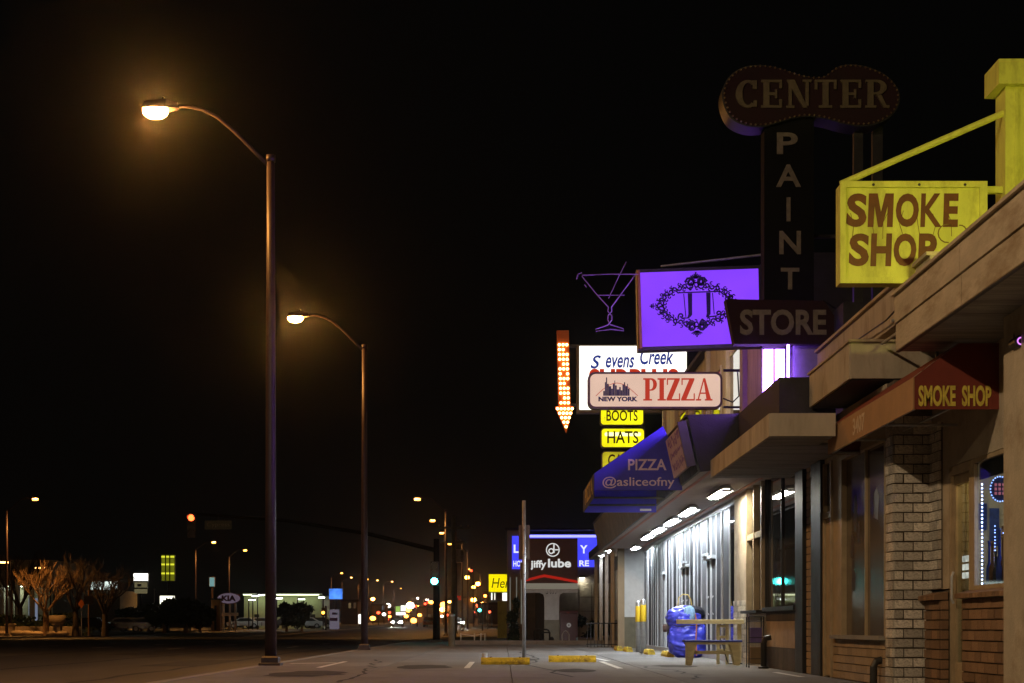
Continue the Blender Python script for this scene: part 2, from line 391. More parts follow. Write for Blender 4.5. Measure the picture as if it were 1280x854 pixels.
obj('parapet', MB().box(4.50,4.70,16.9,22.98,4.17,4.62), CANOPY2, A)
obj('coping', MB().box(4.46,4.76,16.9,23.0,4.622,4.66), CANOPY, A)
obj('roof', MB().box(4.72,14,8,23.7,4.11,4.16), DKROOF, A)
# the brick pillar and side strips
bw = unit_block('painted_brick', PBRICK); bb = unit_block('brown_brick', BBRICK); tt = unit_block('tan_tile', TANTILE)
obj('pillar_core', MB().box(4.515,4.955,18.515,18.86,-.05,3.55), MORTAR, A)
CH_ = .112
L = []
for c in range(28):
    z = .056+c*CH_
    off = (c%2)*.112
    x = 4.5+.008
    xs = [4.508, 4.508+.222-off, 4.508+.444-off] if off == 0 else [4.508, 4.62, 4.842, 4.952]
    for a, b_ in zip(xs[:-1], xs[1:]):
        j = random.uniform(-.006,.006)
        L.append((((a+b_)/2+random.uniform(-.003,.003), 18.508+j, z+random.uniform(-.002,.002)), (b_-a-.013-random.uniform(0,.008), .03, CH_-.014-random.uniform(0,.007))))
    ys = [18.5,18.72,18.85] if off == 0 else [18.5,18.61,18.85]
    for a, b_ in zip(ys[:-1], ys[1:]):
        L.append(((4.508+random.uniform(-.003,.003), (a+b_)/2, z), (.03, b_-a-.013, CH_-.014)))
pieces('brick', bw, L, A)
obj('brick_backing', MB().box(4.935,4.948,18.05,18.5,1.13,3.0), MORTAR, A)
L = []
for c in range(10, 27):
    z = .056+c*CH_
    ys = [18.05,18.27,18.49] if c%2 else [18.05,18.16,18.38,18.49]
    for a, b_ in zip(ys[:-1], ys[1:]): L.append(((4.93+random.uniform(-.003,.003), (a+b_)/2, z), (.03, b_-a-.013, CH_-.014)))
pieces('brick', bw, L, A)
# brown brick wainscot with sloping brick ledge
obj('wainscot_core', MB().box(4.89,5.12,14.88,17.02,-.05,.99), MORTAR, A)
obj('wainscot_core', MB().box(4.87,4.955,17.82,18.46,-.05,.99), MORTAR, A)
L = []
for c in range(9):
    z = .055+c*.11; off = (c%2)*.11
    y = 14.9-off
    while y < 17.0:
        a, b_ = max(14.88,y), min(17.02,y+.22); y += .22
        if b_-a > .03: L.append(((4.883+random.uniform(-.004,.004),(a+b_)/2,z),(.03,b_-a-.014,.095)))
    L.append(((4.995,17.02,z),(.2,.03,.095)))
    y = 17.82-off
    while y < 18.45:
        a, b_ = max(17.82,y), min(18.46,y+.22); y += .22
        if b_-a > .03: L.append(((4.863+random.uniform(-.004,.004),(a+b_)/2,z),(.03,b_-a-.014,.095)))
    L.append(((4.905,17.815,z),(.08,.03,.095)))
pieces('brick', bb, L, A)
for y0, y1, x0 in ((14.88,17.06,4.80),(17.80,18.48,4.78)):
    n = int((y1-y0)/.105)
    for i in range(n):
        a = y0+(y1-y0)*i/n; b_ = y0+(y1-y0)*(i+1)/n-.01
        obj('ledge_brick', MB().prism([(0,0),(.16,0),(.16,.09),(0,.05)], (x0,b_,.995), XR, ZU, 0, b_-a), BBRICK, A)
# small tiles under the pale window
L = []
for c in range(5):
    z = .053+c*.106; y = 18.87-(c%2)*.14
    while y < 21.88:
        a, b_ = max(18.87,y), min(21.9,y+.28); y += .28
        if b_-a > .04: L.append(((4.512,(a+b_)/2,z),(.03,b_-a-.012,.094)))
pieces('tile', tt, L, A)
# the pale film window
win = obj('window', MB().box(4.56,4.60,18.9,21.3,.56,2.96), BRNPANE, A)
obj('window_frame', MB().box(4.49,4.58,18.865,18.91,.54,2.97).box(4.49,4.58,21.29,21.335,.54,2.97).box(4.49,4.58,18.911,21.289,2.91,2.97), TANFRAME, win)
obj('mullion', MB().box(4.53,4.565,20.06,20.10,.58,2.91), TANFRAME, win)
obj('sill', MB().box(4.42,4.60,18.87,21.75,.535,.585), KERB, win)
m = MB()
for (y, z, a, b_) in ((20.75,2.15,.22,.5),(20.95,1.75,.2,.35),(20.55,1.9,.15,.3),(19.6,2.2,.3,.4),(20.85,1.3,.25,.3)):
    obj('window_decal', MB().prism([(-a*.5,-b_*.4),(a*.3,-b_*.5),(a*.5,b_*.2),(a*.1,b_*.5),(-a*.4,b_*.35)], (4.559,y,z), YN, ZU, 0, .002), mat('faded_decal', (.07,.05,.05), .4, .4, 6, .0), win)
# tan door and black/tan uprights beyond
dr = obj('side_door', MB().box(4.505,4.55,21.95,22.38,.02,2.2), TANFRAME, A)
obj('door_frame', MB().box(4.47,4.56,21.90,21.948,0,2.97).box(4.47,4.56,22.382,22.45,0,2.97).box(4.47,4.56,21.949,22.381,2.2,2.28), TANFRAME, dr)
obj('transom', MB().box(4.52,4.55,21.95,22.38,2.29,2.96), DKPANE, dr)
obj('post', MB().box(4.44,4.70,22.46,23.15,-.02,3.4), BLACKP, A)
obj('tile_pier', MB().box(4.50,4.70,23.152,23.70,-.02,3.4), MORTAR, A)
L = []
for c in range(30):
    z = .055+c*.11
    for a, b_ in ((23.16,23.42),(23.43,23.69)): L.append(((4.492,(a+b_)/2+(c%2)*.005,z),(.03,.25,.096)))
pieces('tile', tt, L, A)
obj('drain_pipe', MB().tube([(4.40,19.05,-.02),(4.40,19.05,.22),(4.43,19.05,.28),(4.50,19.05,.30)], .045, 10), DKSTEEL, A)
# shop door and display window
dd = obj('door', MB().box(4.99,5.04,17.06,17.12,.02,2.36).box(4.99,5.04,17.66,17.72,.02,2.36).box(4.99,5.04,17.121,17.659,2.26,2.36).box(4.99,5.04,17.121,17.659,.02,.3), TANFRAME, A)
obj('door_frame', MB().box(4.955,5.08,17.0,17.055,0,2.42).box(4.955,5.08,17.725,17.785,0,2.42).box(4.955,5.08,17.056,17.724,2.365,2.465), TANFRAME, dd)
obj('pane', MB().box(5.012,5.02,17.121,17.659,.301,2.259), GLASS, dd)
obj('handle', MB().tube([(4.95,17.62,.95),(4.93,17.62,1.0),(4.93,17.62,1.25),(4.95,17.62,1.3)], .014, 8), ALU, dd)
nt_ = MB()
for i in range(3):
    nt_.box(5.0,5.011,17.2,17.46,1.22+.09*i,1.285+.09*i)
obj('notice', nt_, emit('lit_notice', (.8,.85,.75), .55, .5, 8), dd)
dw = obj('display_window', MB().box(4.955,5.0,16.86,16.99,1.08,2.465).box(4.955,5.0,14.88,14.95,1.08,2.465).box(4.955,5.0,14.951,16.859,2.42,2.465).box(4.955,5.0,14.951,16.859,1.085,1.13), TANFRAME, A)
obj('pane', MB().box(4.985,4.99,14.951,16.859,1.131,2.419), GLASS, dw)
obj('blind', MB().box(5.004,5.02,14.96,16.85,2.24,2.46), BLACKP, dw)
# lit shop interior
IW = mat('interior_wall', (.62,.50,.26), .85, .1, 2, .1)
obj('interior_wall', MB().box(6.2,6.3,14.9,18.45,0,3.0), IW, A)
obj('interior_wall', MB().box(5.13,6.2,18.40,18.48,0,3.0), IW, A)
obj('interior_ceiling', MB().box(5.13,6.2,14.9,18.4,2.8,2.86), IW, A)
obj('interior_partition', MB().box(5.005,6.2,16.95,16.985,0,2.8), IW, A)
m = MB()
for i in range(7): m.tube([(5.2+.08*i,17.9+.03*(i%2),.1),(5.2+.08*i,17.9+.03*(i%2),2.3)], .042, 8)
obj('curtain', m, mat('curtain', (.55,.47,.25), .9, .15, 4, .2), A)
obj('ceiling_lamp', MB().box(5.6,5.9,15.4,16.2,2.74,2.79), emit('shop_tube', (.80,.82,1.0), 9.0), A)
obj('ceiling_lamp', MB().box(5.5,5.8,17.2,17.6,2.74,2.79), emit('warm_tube', (1.0,.8,.42), 14.0), A)
led = emit('led_bead', (.50,.58,1.0), 16.0)
m = MB()
for i in range(27):
    z = 1.15+i*.040
    m.ball((5.02,16.80,z), .009, 6, 4)
_o = obj('led_strip', m, led, A); _o['kind'] = 'stuff'
for x, y, n_ in ((5.10,16.62,17),(5.15,16.50,13),(5.20,16.66,15)):
    m = MB()
    for i in range(n_): m.ball((x,y,1.16+i*.036+random.uniform(0,.01)), .006, 6, 4)
    _o = obj('led_strip', m, emit('led_blue', (.22,.32,1.0), 11.0), A); _o['kind'] = 'stuff'
rs = obj('round_sign', MB().prism([(.10*math.cos(2*math.pi*i/20),.13*math.sin(2*math.pi*i/20)) for i in range(20)], (5.165,16.70,2.13), XR, ZU, 0, .03), mat('dark_blue_panel', (.03,.03,.10), .4), A)
m = MB()
for i in range(24):
    a = 2*math.pi*i/24
    m.ball((5.165+.10*math.cos(a),16.66,2.13+.13*math.sin(a)), .008, 6, 4)
_o = obj('led_ring', m, emit('led_ring_blue', (.28,.42,1.0), 4.0), rs); _o['kind'] = 'stuff'
for i in range(9): obj('sign_print', MB().box(5.11+.04*(i%3),5.135+.04*(i%3),16.663,16.668,2.07+.045*(i//3),2.10+.045*(i//3)), emit('sign_print_red', (.8,.25,.35), .6), rs)
obj('poster', MB().box(5.02,5.11,16.93,16.945,1.72,2.0), mat('poster_blue', (.05,.08,.2), .5, .5, 14), A)
obj('poster', MB().box(5.14,5.24,16.93,16.945,1.55,1.95), mat('poster_blue', (.05,.08,.2)), A)
bm_ = [mat('bottle_blue', (.05,.08,.4), .15, .2), mat('bottle_dark', (.03,.03,.04), .15, .2), mat('bottle_brown', (.2,.1,.05), .2, .2)]
obj('shelf', MB().box(5.02,5.4,16.25,16.76,1.131,1.148), DKSTEEL, A)
for i in range(16):
    x, y = 5.055+.075*(i%4), 16.34+.11*(i//4); h = random.uniform(.28,.62); r_ = random.uniform(.025,.038)
    obj('bottle', MB().lathe([(r_,0),(r_,h*.35),(r_*.4,h*.5),(r_*.35,h*.9),(r_*.6,h)], (x,y,1.149), 8), bm_[i%3], A, smooth=True)
# near canopy: two courses of fascia boards, far end visible
obj('canopy_core', MB().box(4.13,6.6,6.0,16.66,3.60,4.12), CANOPY2, A)
obj('soffit', MB().box(4.115,6.6,6.0,16.67,3.565,3.598), SOFFIT, A)
for y0, y1 in ((6.0,8.9),(8.915,11.9),(11.915,14.3),(14.315,16.70)):
    obj('fascia_board', MB().box(4.09,4.128,y0,y1,3.575,3.845), CANOPY, A)
    obj('fascia_board', MB().box(4.075,4.128,y0,y1,3.86,4.14), CANOPY, A)
obj('coping', MB().box(4.04,4.3,6.0,16.72,4.143,4.175), CANOPY, A)
obj('end_board', MB().box(4.129,6.6,16.672,16.70,3.57,4.14), CANOPY, A)
# second canopy
obj('canopy_core', MB().box(4.12,5.6,18.93,21.38,3.66,4.04), CANOPY2, A)
obj('end_board', MB().box(4.10,5.6,18.9,18.928,3.63,4.055), CANOPY2, A)
obj('fascia_board', MB().box(4.085,4.118,18.93,21.4,3.63,4.055), CANOPY2, A)
obj('flashing', MB().box(4.06,5.6,18.86,21.42,4.057,4.085), CANOPY, A)
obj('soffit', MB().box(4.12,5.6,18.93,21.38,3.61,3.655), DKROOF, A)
obj('bracket', MB().box(4.86,4.89,16.9,18.8,3.62,3.66).box(4.86,4.89,18.0,18.04,3.66,3.80), DKSTEEL, A)

obj('conduit', MB().tube([(4.05,16.75,3.9),(4.3,16.75,3.9),(4.44,16.9,4.0),(4.44,18.8,4.02)], .018, 6), GALV, A)
obj('cable', MB().tube([(4.43,17.0,4.35),(4.42,18.5,4.24),(4.42,20,4.28),(4.43,21.4,4.2),(4.44,22.6,4.36)], .010, 5), BLACKP, A)
obj('drip_edge', MB().box(4.082,4.127,6.0,16.7,3.556,3.563), DKSTEEL, A)
# security camera under the canopy
sc_ = thing('security_camera', (4.66,14.45,3.3), 'small dome camera with glowing violet ring under the near canopy', 'camera')
obj('housing', MB().tube([(4.62,14.30,3.25),(4.62,14.48,3.25)], .055, 14), DKSTEEL, sc_)
obj('led_ring', MB().prism(arc(0,0,.036,.024,0,359.9,20), (4.62,14.298,3.25), XR, ZU, 0, .004), emit('ir_ring', (.75,.25,.95), 1.3), sc_)
obj('bracket', MB().tube([(4.62,14.46,3.25),(4.63,14.49,3.33),(4.64,14.502,3.36)], .018, 8), DKSTEEL, sc_)

# rust red awning
aw = thing('awning', (4.3,18,2.9), 'maroon box awning with lamplit-toned front lettered SMOKE SHOP over the shop door', 'awning')
p0 = 16.0; p1 = 20.2; x0 = 4.10
obj('end_panel', MB().add([(x0,p0,2.87),(4.95,p0,2.87),(4.95,p0,3.53),(4.55,p0,3.53),(x0,p0,3.19)], [(0,1,2,3,4)]).add([(x0,p0+.012,2.87),(4.95,p0+.012,2.87),(4.95,p0+.012,3.53),(4.55,p0+.012,3.53),(x0,p0+.012,3.19)], [(4,3,2,1,0)]), REDFAB, aw)
obj('front_valance', MB().box(x0-.01,x0+.004,p0-.004,p1,2.868,3.19), mat('lamplit_valance', (.40,.22,.10), .85, .15, 3, .3, 60), aw)  # lamp light on the maroon fabric painted in as a tan tone
obj('sloped_top', MB().add([(x0-.008,p0,3.192),(4.55,p0,3.535),(4.55,p1,3.535),(x0-.008,p1,3.192)], [(0,3,2,1)]), REDFAB, aw)
obj('far_panel', MB().box(x0+.006,4.5,p1-.012,p1,2.87,3.2), REDFAB, aw)
m = MB()
for y in (p0+.03, 17.4, 18.8, p1-.04): m.tube([(x0+.03,y,2.89),(4.93 if y < 18.4 else 4.49,y,2.89)], .016, 6)
m.tube([(x0+.03,p0+.03,2.89),(x0+.03,p1-.04,2.89)], .016, 6).tube([(4.6,p0+.03,2.95),(4.6,18.4,2.95)], .016, 6)
obj('frame', m, GALV, aw)
a = P(1148,508,p0); b = P(1239,482,p0)
obj('lettering', lettering('SMOKE  SHOP', (a.x,p0-.003,a.z), XR, ZU, b.x-a.x, b.z-a.z, .003, .035), mat('yellow_print', (.75,.60,.09), .7, .3, 12), aw)
obj('lettering', lettering('3407', (x0-.012,18.75,2.93), YN, ZU, .62, .20, .003, .02), mat('cream_print', (.6,.45,.3), .7, .3, 12), aw)

# SMOKE SHOP projecting sign on its post
Ys = 17.5
x0, x1, z0, z1 = frontal(1051,1232,229,353,Ys)
sg = thing('projecting_sign', (5.3,Ys,4.2), 'yellow projecting board lettered SMOKE SHOP in brown hung from a post', 'sign')
obj('cabinet', MB().box(x0,x1,Ys,Ys+.26,z0,z1), SIGNYEL, sg)
fr = .05
obj('rim', MB().box(x0-.012,x1+.012,Ys-.03,Ys-.001,z1-fr,z1+.015).box(x0-.012,x1+.012,Ys-.03,Ys-.001,z0-.015,z0+fr).box(x0-.012,x0+fr,Ys-.03,Ys-.001,z0+fr+.001,z1-fr-.001).box(x1-fr*1.4,x1+.012,Ys-.03,Ys-.001,z0+fr+.001,z1-fr-.001), SIGNYEL, sg)
for word, (l_, r_, t_, b_), ws in (('SMOKE',(1057,1199,242,284),(.19,.245,.215,.20,.15)),('SHOP',(1060,1172,292,333),(.24,.26,.27,.23))):
    a = P(l_,b_,Ys); b = P(r_,t_,Ys); x = a.x; tw_ = b.x-a.x
    for ch, wf in zip(word, ws):
        if ch == 'M':      # heavy block M
            ww, hh = tw_*wf/sum(ws)-.02, b.z-a.z
            obj('lettering', MB().prism([((u_+.05*v_)*ww, v_*hh) for u_, v_ in ((0,0),(.22,0),(.24,.62),(.40,0),(.56,0),(.74,.62),(.74,0),(.96,0),(.96,1),(.64,1),(.49,.45),(.34,1),(0,1))], (x+.004,Ys-.002,a.z), XR, ZU, 0, .004), SIGNRED, sg)
            x += tw_*wf/sum(ws); continue
        obj('lettering', lettering(ch, (x+.008,Ys-.002,a.z), XR, ZU, tw_*wf/sum(ws)-.016, b.z-a.z, .004, .02 if ch == 'K' else .042, .05), SIGNRED, sg)
        x += tw_*wf/sum(ws)
m = MB(); q = P(1184,292,Ys)
stroke([(.10*math.cos(R(t)),.10*math.sin(R(t))) for t in range(60,300,24)], (q.x,Ys-.002,q.z), XR, ZU, .012, 0, .004, m)
stroke([(.14+.07*math.cos(R(t)),.02+.07*math.sin(R(t))) for t in range(-120,120,24)], (q.x,Ys-.002,q.z), XR, ZU, .012, 0, .004, m)
rng = random.Random(4)
for i in range(7):
    x = x0+.15+.17*i; pts = [(x+rng.uniform(-.05,.05), .50+.13*j+rng.uniform(-.03,.03)) for j in range(3)]
    stroke([(u_-x0,v_) for u_,v_ in pts], (x0,Ys-.002,z0), XR, ZU, .006, 0, .003, m)
obj('emblem', m, mat('sign_line', (.2,.13,.02), .6), sg)
m = MB()
for i in range(3): m.tube([(x0+.35+.5*i,Ys-.034,z1-.025),(x0+.35+.5*i,Ys-.02,z1-.025)], .016, 8)
obj('bolt', m, DKSTEEL, sg)
a = P(1247,110,Ys); 
obj('post', MB().box(a.x+.07,a.x+.42,Ys-.05,Ys+.3,4.17,a.z), SIGNYEL, sg)
obj('post_cap', MB().box(a.x-.03,a.x+.50,Ys-.14,Ys+.38,a.z+.001,a.z+.27), SIGNYEL, sg)
obj('trim_board', MB().box(a.x+.17,a.x+.205,Ys-.064,Ys-.051,4.2,a.z-.005), SIGNYEL, sg)
a1 = P(1052,232,Ys); b1 = P(1252,139,Ys)
obj('brace', MB().tube([(a1.x,Ys+.05,a1.z+.03),(b1.x+.05,Ys+.05,b1.z)], .036, 10), SIGNYEL, sg)
obj('hanger', MB().box(x1,a.x+.07,Ys+.05,Ys+.12,z1-.09,z1-.02), SIGNYEL, sg)
# unseen flood lamp added behind the canopy coping to light the board
fl = thing('added_flood_lamp', (4.9,14.2,4.175), 'small added yellow flood lamp standing unseen on the near canopy roof', 'lamp')
obj('bracket', MB().tube([(4.9,14.2,4.16),(4.9,14.2,4.26)], .02, 8), DKSTEEL, fl)
obj('housing', MB().box(4.78,5.02,14.10,14.26,4.262,4.42), DKSTEEL, fl)
obj('lens', MB().box(4.80,5.00,14.262,14.27,4.30,4.40), emit('flood_yellow', (1.0,.93,.20), 780.0), fl)
obj('barn_door', MB().box(4.70,5.1,14.27,14.95,4.272,4.285), DKSTEEL, fl)  # added lip that keeps the flood off the second canopy

# ================================================================== SHOP ROW (pizza shop, far storefront)
B = thing('shop_row', (4.5, 37, 0), 'long shop row with aluminium storefront under a tube-lit soffit', 'building')
obj('wall', MB().box(4.72,14,23.75,51.5,-.05,3.3), CREAM, B)
obj('wall', MB().box(3.69,4.45,21.45,25.2,3.31,4.04), DKROOF, B)
obj('roof', MB().box(3.2,14,25.22,51.4,3.31,3.40).box(4.72,14,23.72,25.219,3.31,3.40), DKROOF, B)
obj('upper_wall', MB().box(4.90,14,28.6,48.5,3.41,7.25), SIDING, B)
obj('upper_wall', MB().box(4.91,14,26.4,28.49,3.41,5.5), SIDING, B)
obj('gable_shade_sheet', MB().box(4.895,14,28.5,28.598,3.41,7.25), DKROOF, B)  # dark sheet added so the end wall reads as unlit
obj('upper_wall', MB().box(4.92,14,23.2,26.38,3.41,5.4), DKROOF, B)
for y in (32.2,34.6,38,41.5,45,48.3): obj('pilaster', MB().box(4.80,4.898,y,y+.28,3.42,7.24), SIDING, B)
obj('eave', MB().box(4.72,14,28.5,48.7,7.252,7.36), DKROOF, B)
for y in (33.0,36.0,39.4,42.9):
    wi = obj('upper_window', MB().box(4.88,4.899,y,y+1.5,5.0,6.5), DKPANE, B)
    obj('window_frame', MB().box(4.86,4.898,y-.07,y-.002,4.93,6.57).box(4.86,4.898,y+1.502,y+1.57,4.93,6.57).box(4.86,4.898,y,y+1.5,6.502,6.57).box(4.86,4.898,y,y+1.5,4.93,4.998), SIDING, wi)
# violet lit window in a small bay behind the lounge sign
obj('bay_wall', MB().box(4.34,4.89,24.0,26.7,3.41,5.45), mat('violet_frame', (.3,.25,.4), .6), B)
lw = obj('lit_window', MB().box(4.30,4.338,24.35,26.45,4.15,5.3), emit('violet_window', (.40,.17,1.0), 36.0, .4, 1.2), B)
obj('neon_tube', MB().tube([(4.25,23.93,4.12),(4.25,23.93,5.34)], .02, 8), emit('violet_neon', (.34,.13,1.0), 26.0), B)
obj('window_frame', MB().box(4.27,4.337,24.24,24.348,4.1,5.36).box(4.27,4.337,26.452,26.56,4.1,5.36).box(4.28,4.299,25.32,25.46,4.151,5.299), mat('violet_frame', (.3,.25,.4)), lw)
# boxy plywood canopy
obj('canopy_core', MB().box(3.29,4.06,19.62,20.3,3.07,3.29).box(3.29,4.6,20.301,25.15,3.07,3.29), CANOPY2, B)
obj('end_board', MB().box(3.27,4.06,19.59,19.618,3.03,3.31), CANOPY2, B)
for y0, y1 in ((19.62,21.5),(21.51,23.3),(23.31,25.18)): obj('fascia_board', MB().box(3.25,3.287,y0,y1,3.03,3.31), CANOPY2, B)
for i in range(11):
    y = 19.64+i*.503
    obj('soffit_board', MB().box(3.29,4.06 if y < 20.2 else 4.6,y,y+.495,3.035+.004*(i%2),3.068), SOFFIT, B)
# soffit with lights, leaning shingled fascia
obj('soffit', MB().box(3.10,4.72,25.2,51.5,3.20,3.30), SOFFITW, B)
for x in (3.30, 4.30): obj('reddish_strip', MB().box(x,x+.06,25.22,51.4,3.188,3.199), REDDISH, B)  # thin reddish strips along the soffit
for i in range(17):
    y = 25.24+i*1.54; y1 = min(51.5, y+1.53)
    obj('shingle_panel', MB().add([(3.06,y,3.14),(2.87,y,3.97),(2.95,y,3.99),(3.13,y,3.16),(3.06,y1,3.14),(2.87,y1,3.97),(2.95,y1,3.99),(3.13,y1,3.16)],
        [(3,2,1,0),(4,5,6,7),(1,5,4,0),(2,6,5,1),(3,7,6,2),(0,4,7,3)]), SHINGLE, B)
obj('fascia_end', MB().prism([(3.09,3.13),(2.89,4.03),(3.72,4.05),(3.72,3.30),(3.3,3.16)], (0,25.22,0), XR, ZU, 0, .04), DKROOF, B)
obj('fascia_cap', MB().box(2.85,3.7,25.2,51.5,3.995,4.03), DKROOF, B)
obj('wing_wall', MB().box(3.88,4.5,51.5,51.75,-.02,3.2), WSTUCCO, B)
obj('wing_wall_base', MB().box(3.86,4.49,51.46,51.498,-.02,1.0), mat('olive_paint', (.16,.15,.10), .8), B)
obj('corner_post', MB().box(3.66,3.875,51.45,51.7,-.02,3.2), JWALL, B)
# storefront: aluminium mullions and filmed panes from Y 30.9 to 51.4
ys = []
y = 30.95
rng = random.Random(11)
while y < 51.2:
    ys.append(y); y += rng.choice((.6,.75,.85,1.0))
ys.append(51.4)
obj('sill_rail', MB().box(4.44,4.56,30.9,51.45,-.02,.12), ALU, B)
obj('head_rail', MB().box(4.47,4.56,30.9,51.45,3.08,3.198), GALV, B)
for i, y in enumerate(ys):
    d = rng.choice((.005,.015,.03))
    obj('mullion', MB().box(4.5-d,4.56,y-.032,y+.032,.121,3.079), ALU, B)
PANES = [mat('pane_unlit', (.025,.026,.03), .6, .1, 1, 0, spec=.08), WFILM, mat('pane_blind', (.13,.135,.15), .55, .08, 1, 0, spec=.2), mat('pane_smoked', (.07,.072,.08), .5, .1, 1, 0, spec=.1),
         mat('pane_dark', (.02,.02,.022), .02, .08, .8, 0, spec=.6, rv=.008), mat('pane_grey_blind', (.07,.073,.08), .6, .08, 1, 0, spec=.1)]
PSEQ = [4,3,0,5,0,2,0,3,0,5,0,2,3,0,5,0,3,0,2,0,3,0,5,0,3,0]
for i in range(len(ys)-1):
    a, b_ = ys[i]+.033, ys[i+1]-.033
    obj('pane', MB().box(4.51,4.53,a,b_,.121,3.079), PANES[PSEQ[i%26]], B)
    if i in (3, 4, 9, 10, 16): obj('transom_rail', MB().box(4.40,4.509,a,b_,2.15,2.22), ALU, B)
    if i in (4, 9): obj('door_closer', MB().box(4.36,4.44,a+.03,b_-.05,2.23,2.29), ALU, B)
    if i in (3, 4, 9, 10): obj('door_pull', MB().tube([(4.46,a+.1,.95),(4.42,a+.1,1.0),(4.42,a+.1,1.3),(4.46,a+.1,1.35)], .014, 6), ALU, B)
# cream pier and timber window
obj('pier', MB().box(4.44,4.71,29.15,30.85,-.02,3.195), CREAM, B)
L = []
for c in range(11):
    z = .055+c*.108; y = 29.15-(c%2)*.15
    while y < 30.84:
        a, b_ = max(29.16,y), min(30.84,y+.3); y += .3
        if b_-a > .05: L.append(((4.432,(a+b_)/2,z),(.03,b_-a-.012,.096)))
    L.append(((4.57,29.142,z),(.24,.02,.096)))
pieces('tile', bw, L, B)
tw = obj('timber_window', MB().box(4.50,4.54,27.4,29.1,1.0,3.15), mat('pane_olive', (.06,.056,.04), .05, .3, 1, 0, spec=.9, rv=.008), B)
m = MB()
for y in (27.36,28.2,29.05): m.box(4.40,4.50,y,y+.09,.98,3.19)
m.box(4.41,4.499,27.451,28.199,2.25,2.35).box(4.41,4.499,28.291,29.049,2.25,2.35)
obj('window_frame', m, TANFRAME, tw)
obj('sill', MB().box(4.30,4.56,27.3,29.13,.93,.979), BLACKP, tw)
obj('panel', MB().box(4.46,4.71,27.3,29.14,-.02,.928), CREAM, B)
m = MB()
for i in range(12): m.box(4.485,4.499,28.32,28.62,1.15+.08*i,1.20+.08*i)
obj('menu_board', m, mat('menu_print', (.35,.3,.2), .6, .5, 20), tw)
# dark shop window
dk = obj('dark_window', MB().box(4.50,4.53,24.42,27.25,1.02,3.19), DKPANE, B)
obj('window_frame', MB().box(4.47,4.499,25.80,25.83,1.03,3.18).box(4.45,4.54,24.37,24.418,.98,3.2).box(4.45,4.54,27.252,27.3,.98,3.2), DKSTEEL, dk)
obj('sill', MB().box(4.40,4.56,24.37,27.3,.95,1.018), BLACKP, dk)
for i in range(7):
    y = 24.40+i*.41
    obj('stall_panel', MB().box(4.47,4.70,y,y+.40,.36,.78), TANTILE, B)
    obj('stall_plank', MB().box(4.465,4.70,y,y+.40,-.02,.355), mat('dark_plank', (.06,.045,.03), .8, .4, 6, .3, rnd=.3), B)
    obj('stall_plank', MB().box(4.465,4.70,y,y+.40,.785,.948), mat('dark_plank', (.06,.045,.03)), B)
obj('post', MB().box(4.43,4.70,23.76,24.36,-.02,3.25), BLACKP, B)

# fluorescent fixtures on the soffit
tube_m = emit('fluorescent_tube', (.86,.94,1.0), 300.0); warm_m = emit('fluorescent_warm', (1.0,.94,.78), 240.0)
FL = [(3.88,42.2,'sixth tube light along the soffit, farthest beside the white wing wall'),(3.88,39.4,'fourth bright tube light along the soffit, second from the wing wall'),
      (3.88,36.1,'third bright tube light along the soffit above the blue bundle'),(3.88,32.8,'second bright tube light along the soffit from the boxy canopy'),(3.92,28.25,'warm tube light tucked just behind the boxy canopy')]
FLL = ['bright tube light on the soffit nearest the white wing wall','bright tube light on the soffit, second from the wing wall','bright tube light on the soffit, third from the wing wall','bright tube light on the soffit, fourth from the wing wall','warm yellowish tube light just behind the boxy tan canopy']
FL.append((4.05,48.6,'')); FLL.append('tube light right against the white wing wall')
for (x, y, _), lab in zip(FL, FLL):
    ln = 1.85 if y < 48 else 1.25
    if y < 30: ln = 1.7
    t = thing('tube_light', (x,y,3.18), lab, 'light', 'tube lights on the soffit')
    obj('housing', MB().prism([(-.15,-.035),(-.13,-.035),(-.06,0),(.06,0),(.13,-.035),(.15,-.035),(.07,.06),(-.07,.06)], (x,y+ln+.05,3.125), XR, ZU, 0, ln+.1), GALV, t)
    for dx in (-.045,.045):
        obj('tube', MB().tube([(x+dx,y,3.098),(x+dx,y+ln,3.098)], .019, 8), warm_m if y < 30 else tube_m, t)
    for ya, yb in ((y-.05,y-.005),(y+ln+.005,y+ln+.05)): obj('end_cap', MB().box(x-.09,x+.09,ya,yb,3.075,3.12), GALV, t)

# blue pizza awning
pa = thing('awning', (2.9,29.5,3.1), 'blue and navy awning lettered PIZZA under the projecting signs', 'awning')
y0, y1 = 27.7, 31.4
pts = [(743,613),(853,613),(848,576),(829,533),(743,592)]
q = [P(a,b,y0) for a,b in pts]
zb = q[0].z; xo = q[0].x; xt = q[3].x; zt = q[3].z; xi = q[1].x; zo = q[4].z
obj('end_panel', MB().prism([(xo,zb),(xi,zb),(q[2].x,q[2].z),(xt,zt),(xo,zo)], (0,y0,0), XR, ZU, 0, .012), BLUEFAB, pa)
obj('sloped_top', MB().add([(xo-.01,y0-.005,zo),(xt,y0-.005,zt+.012),(xt,y1,zt+.012),(xo-.01,y1,zo)], [(0,3,2,1)]), BLUEFAB, pa)
obj('front_valance', MB().box(xo-.012,xo+.002,y0-.005,y1,zb-.12,zo), DKFAB, pa)
obj('far_panel', MB().prism([(xo+.01,zb-.12),(xi-.1,zb-.12),(xi-.1,zb+.3),(xt,zt-.05),(xo+.01,zo-.02)], (0,y1,0), XR, ZU, 0, .012), BLUEFAB, pa)
for y in (y0+.05,(y0+y1)/2,y1-.06): obj('frame_bar', MB().tube([(xo+.04,y,zb+.02),(xi-.12,y,zb+.02)], .02, 6), DKSTEEL, pa)
lav = mat('lavender_print', (.80,.62,.90), .7, .15, 5)
a = P(785,588,y0); b = P(833,574,y0)
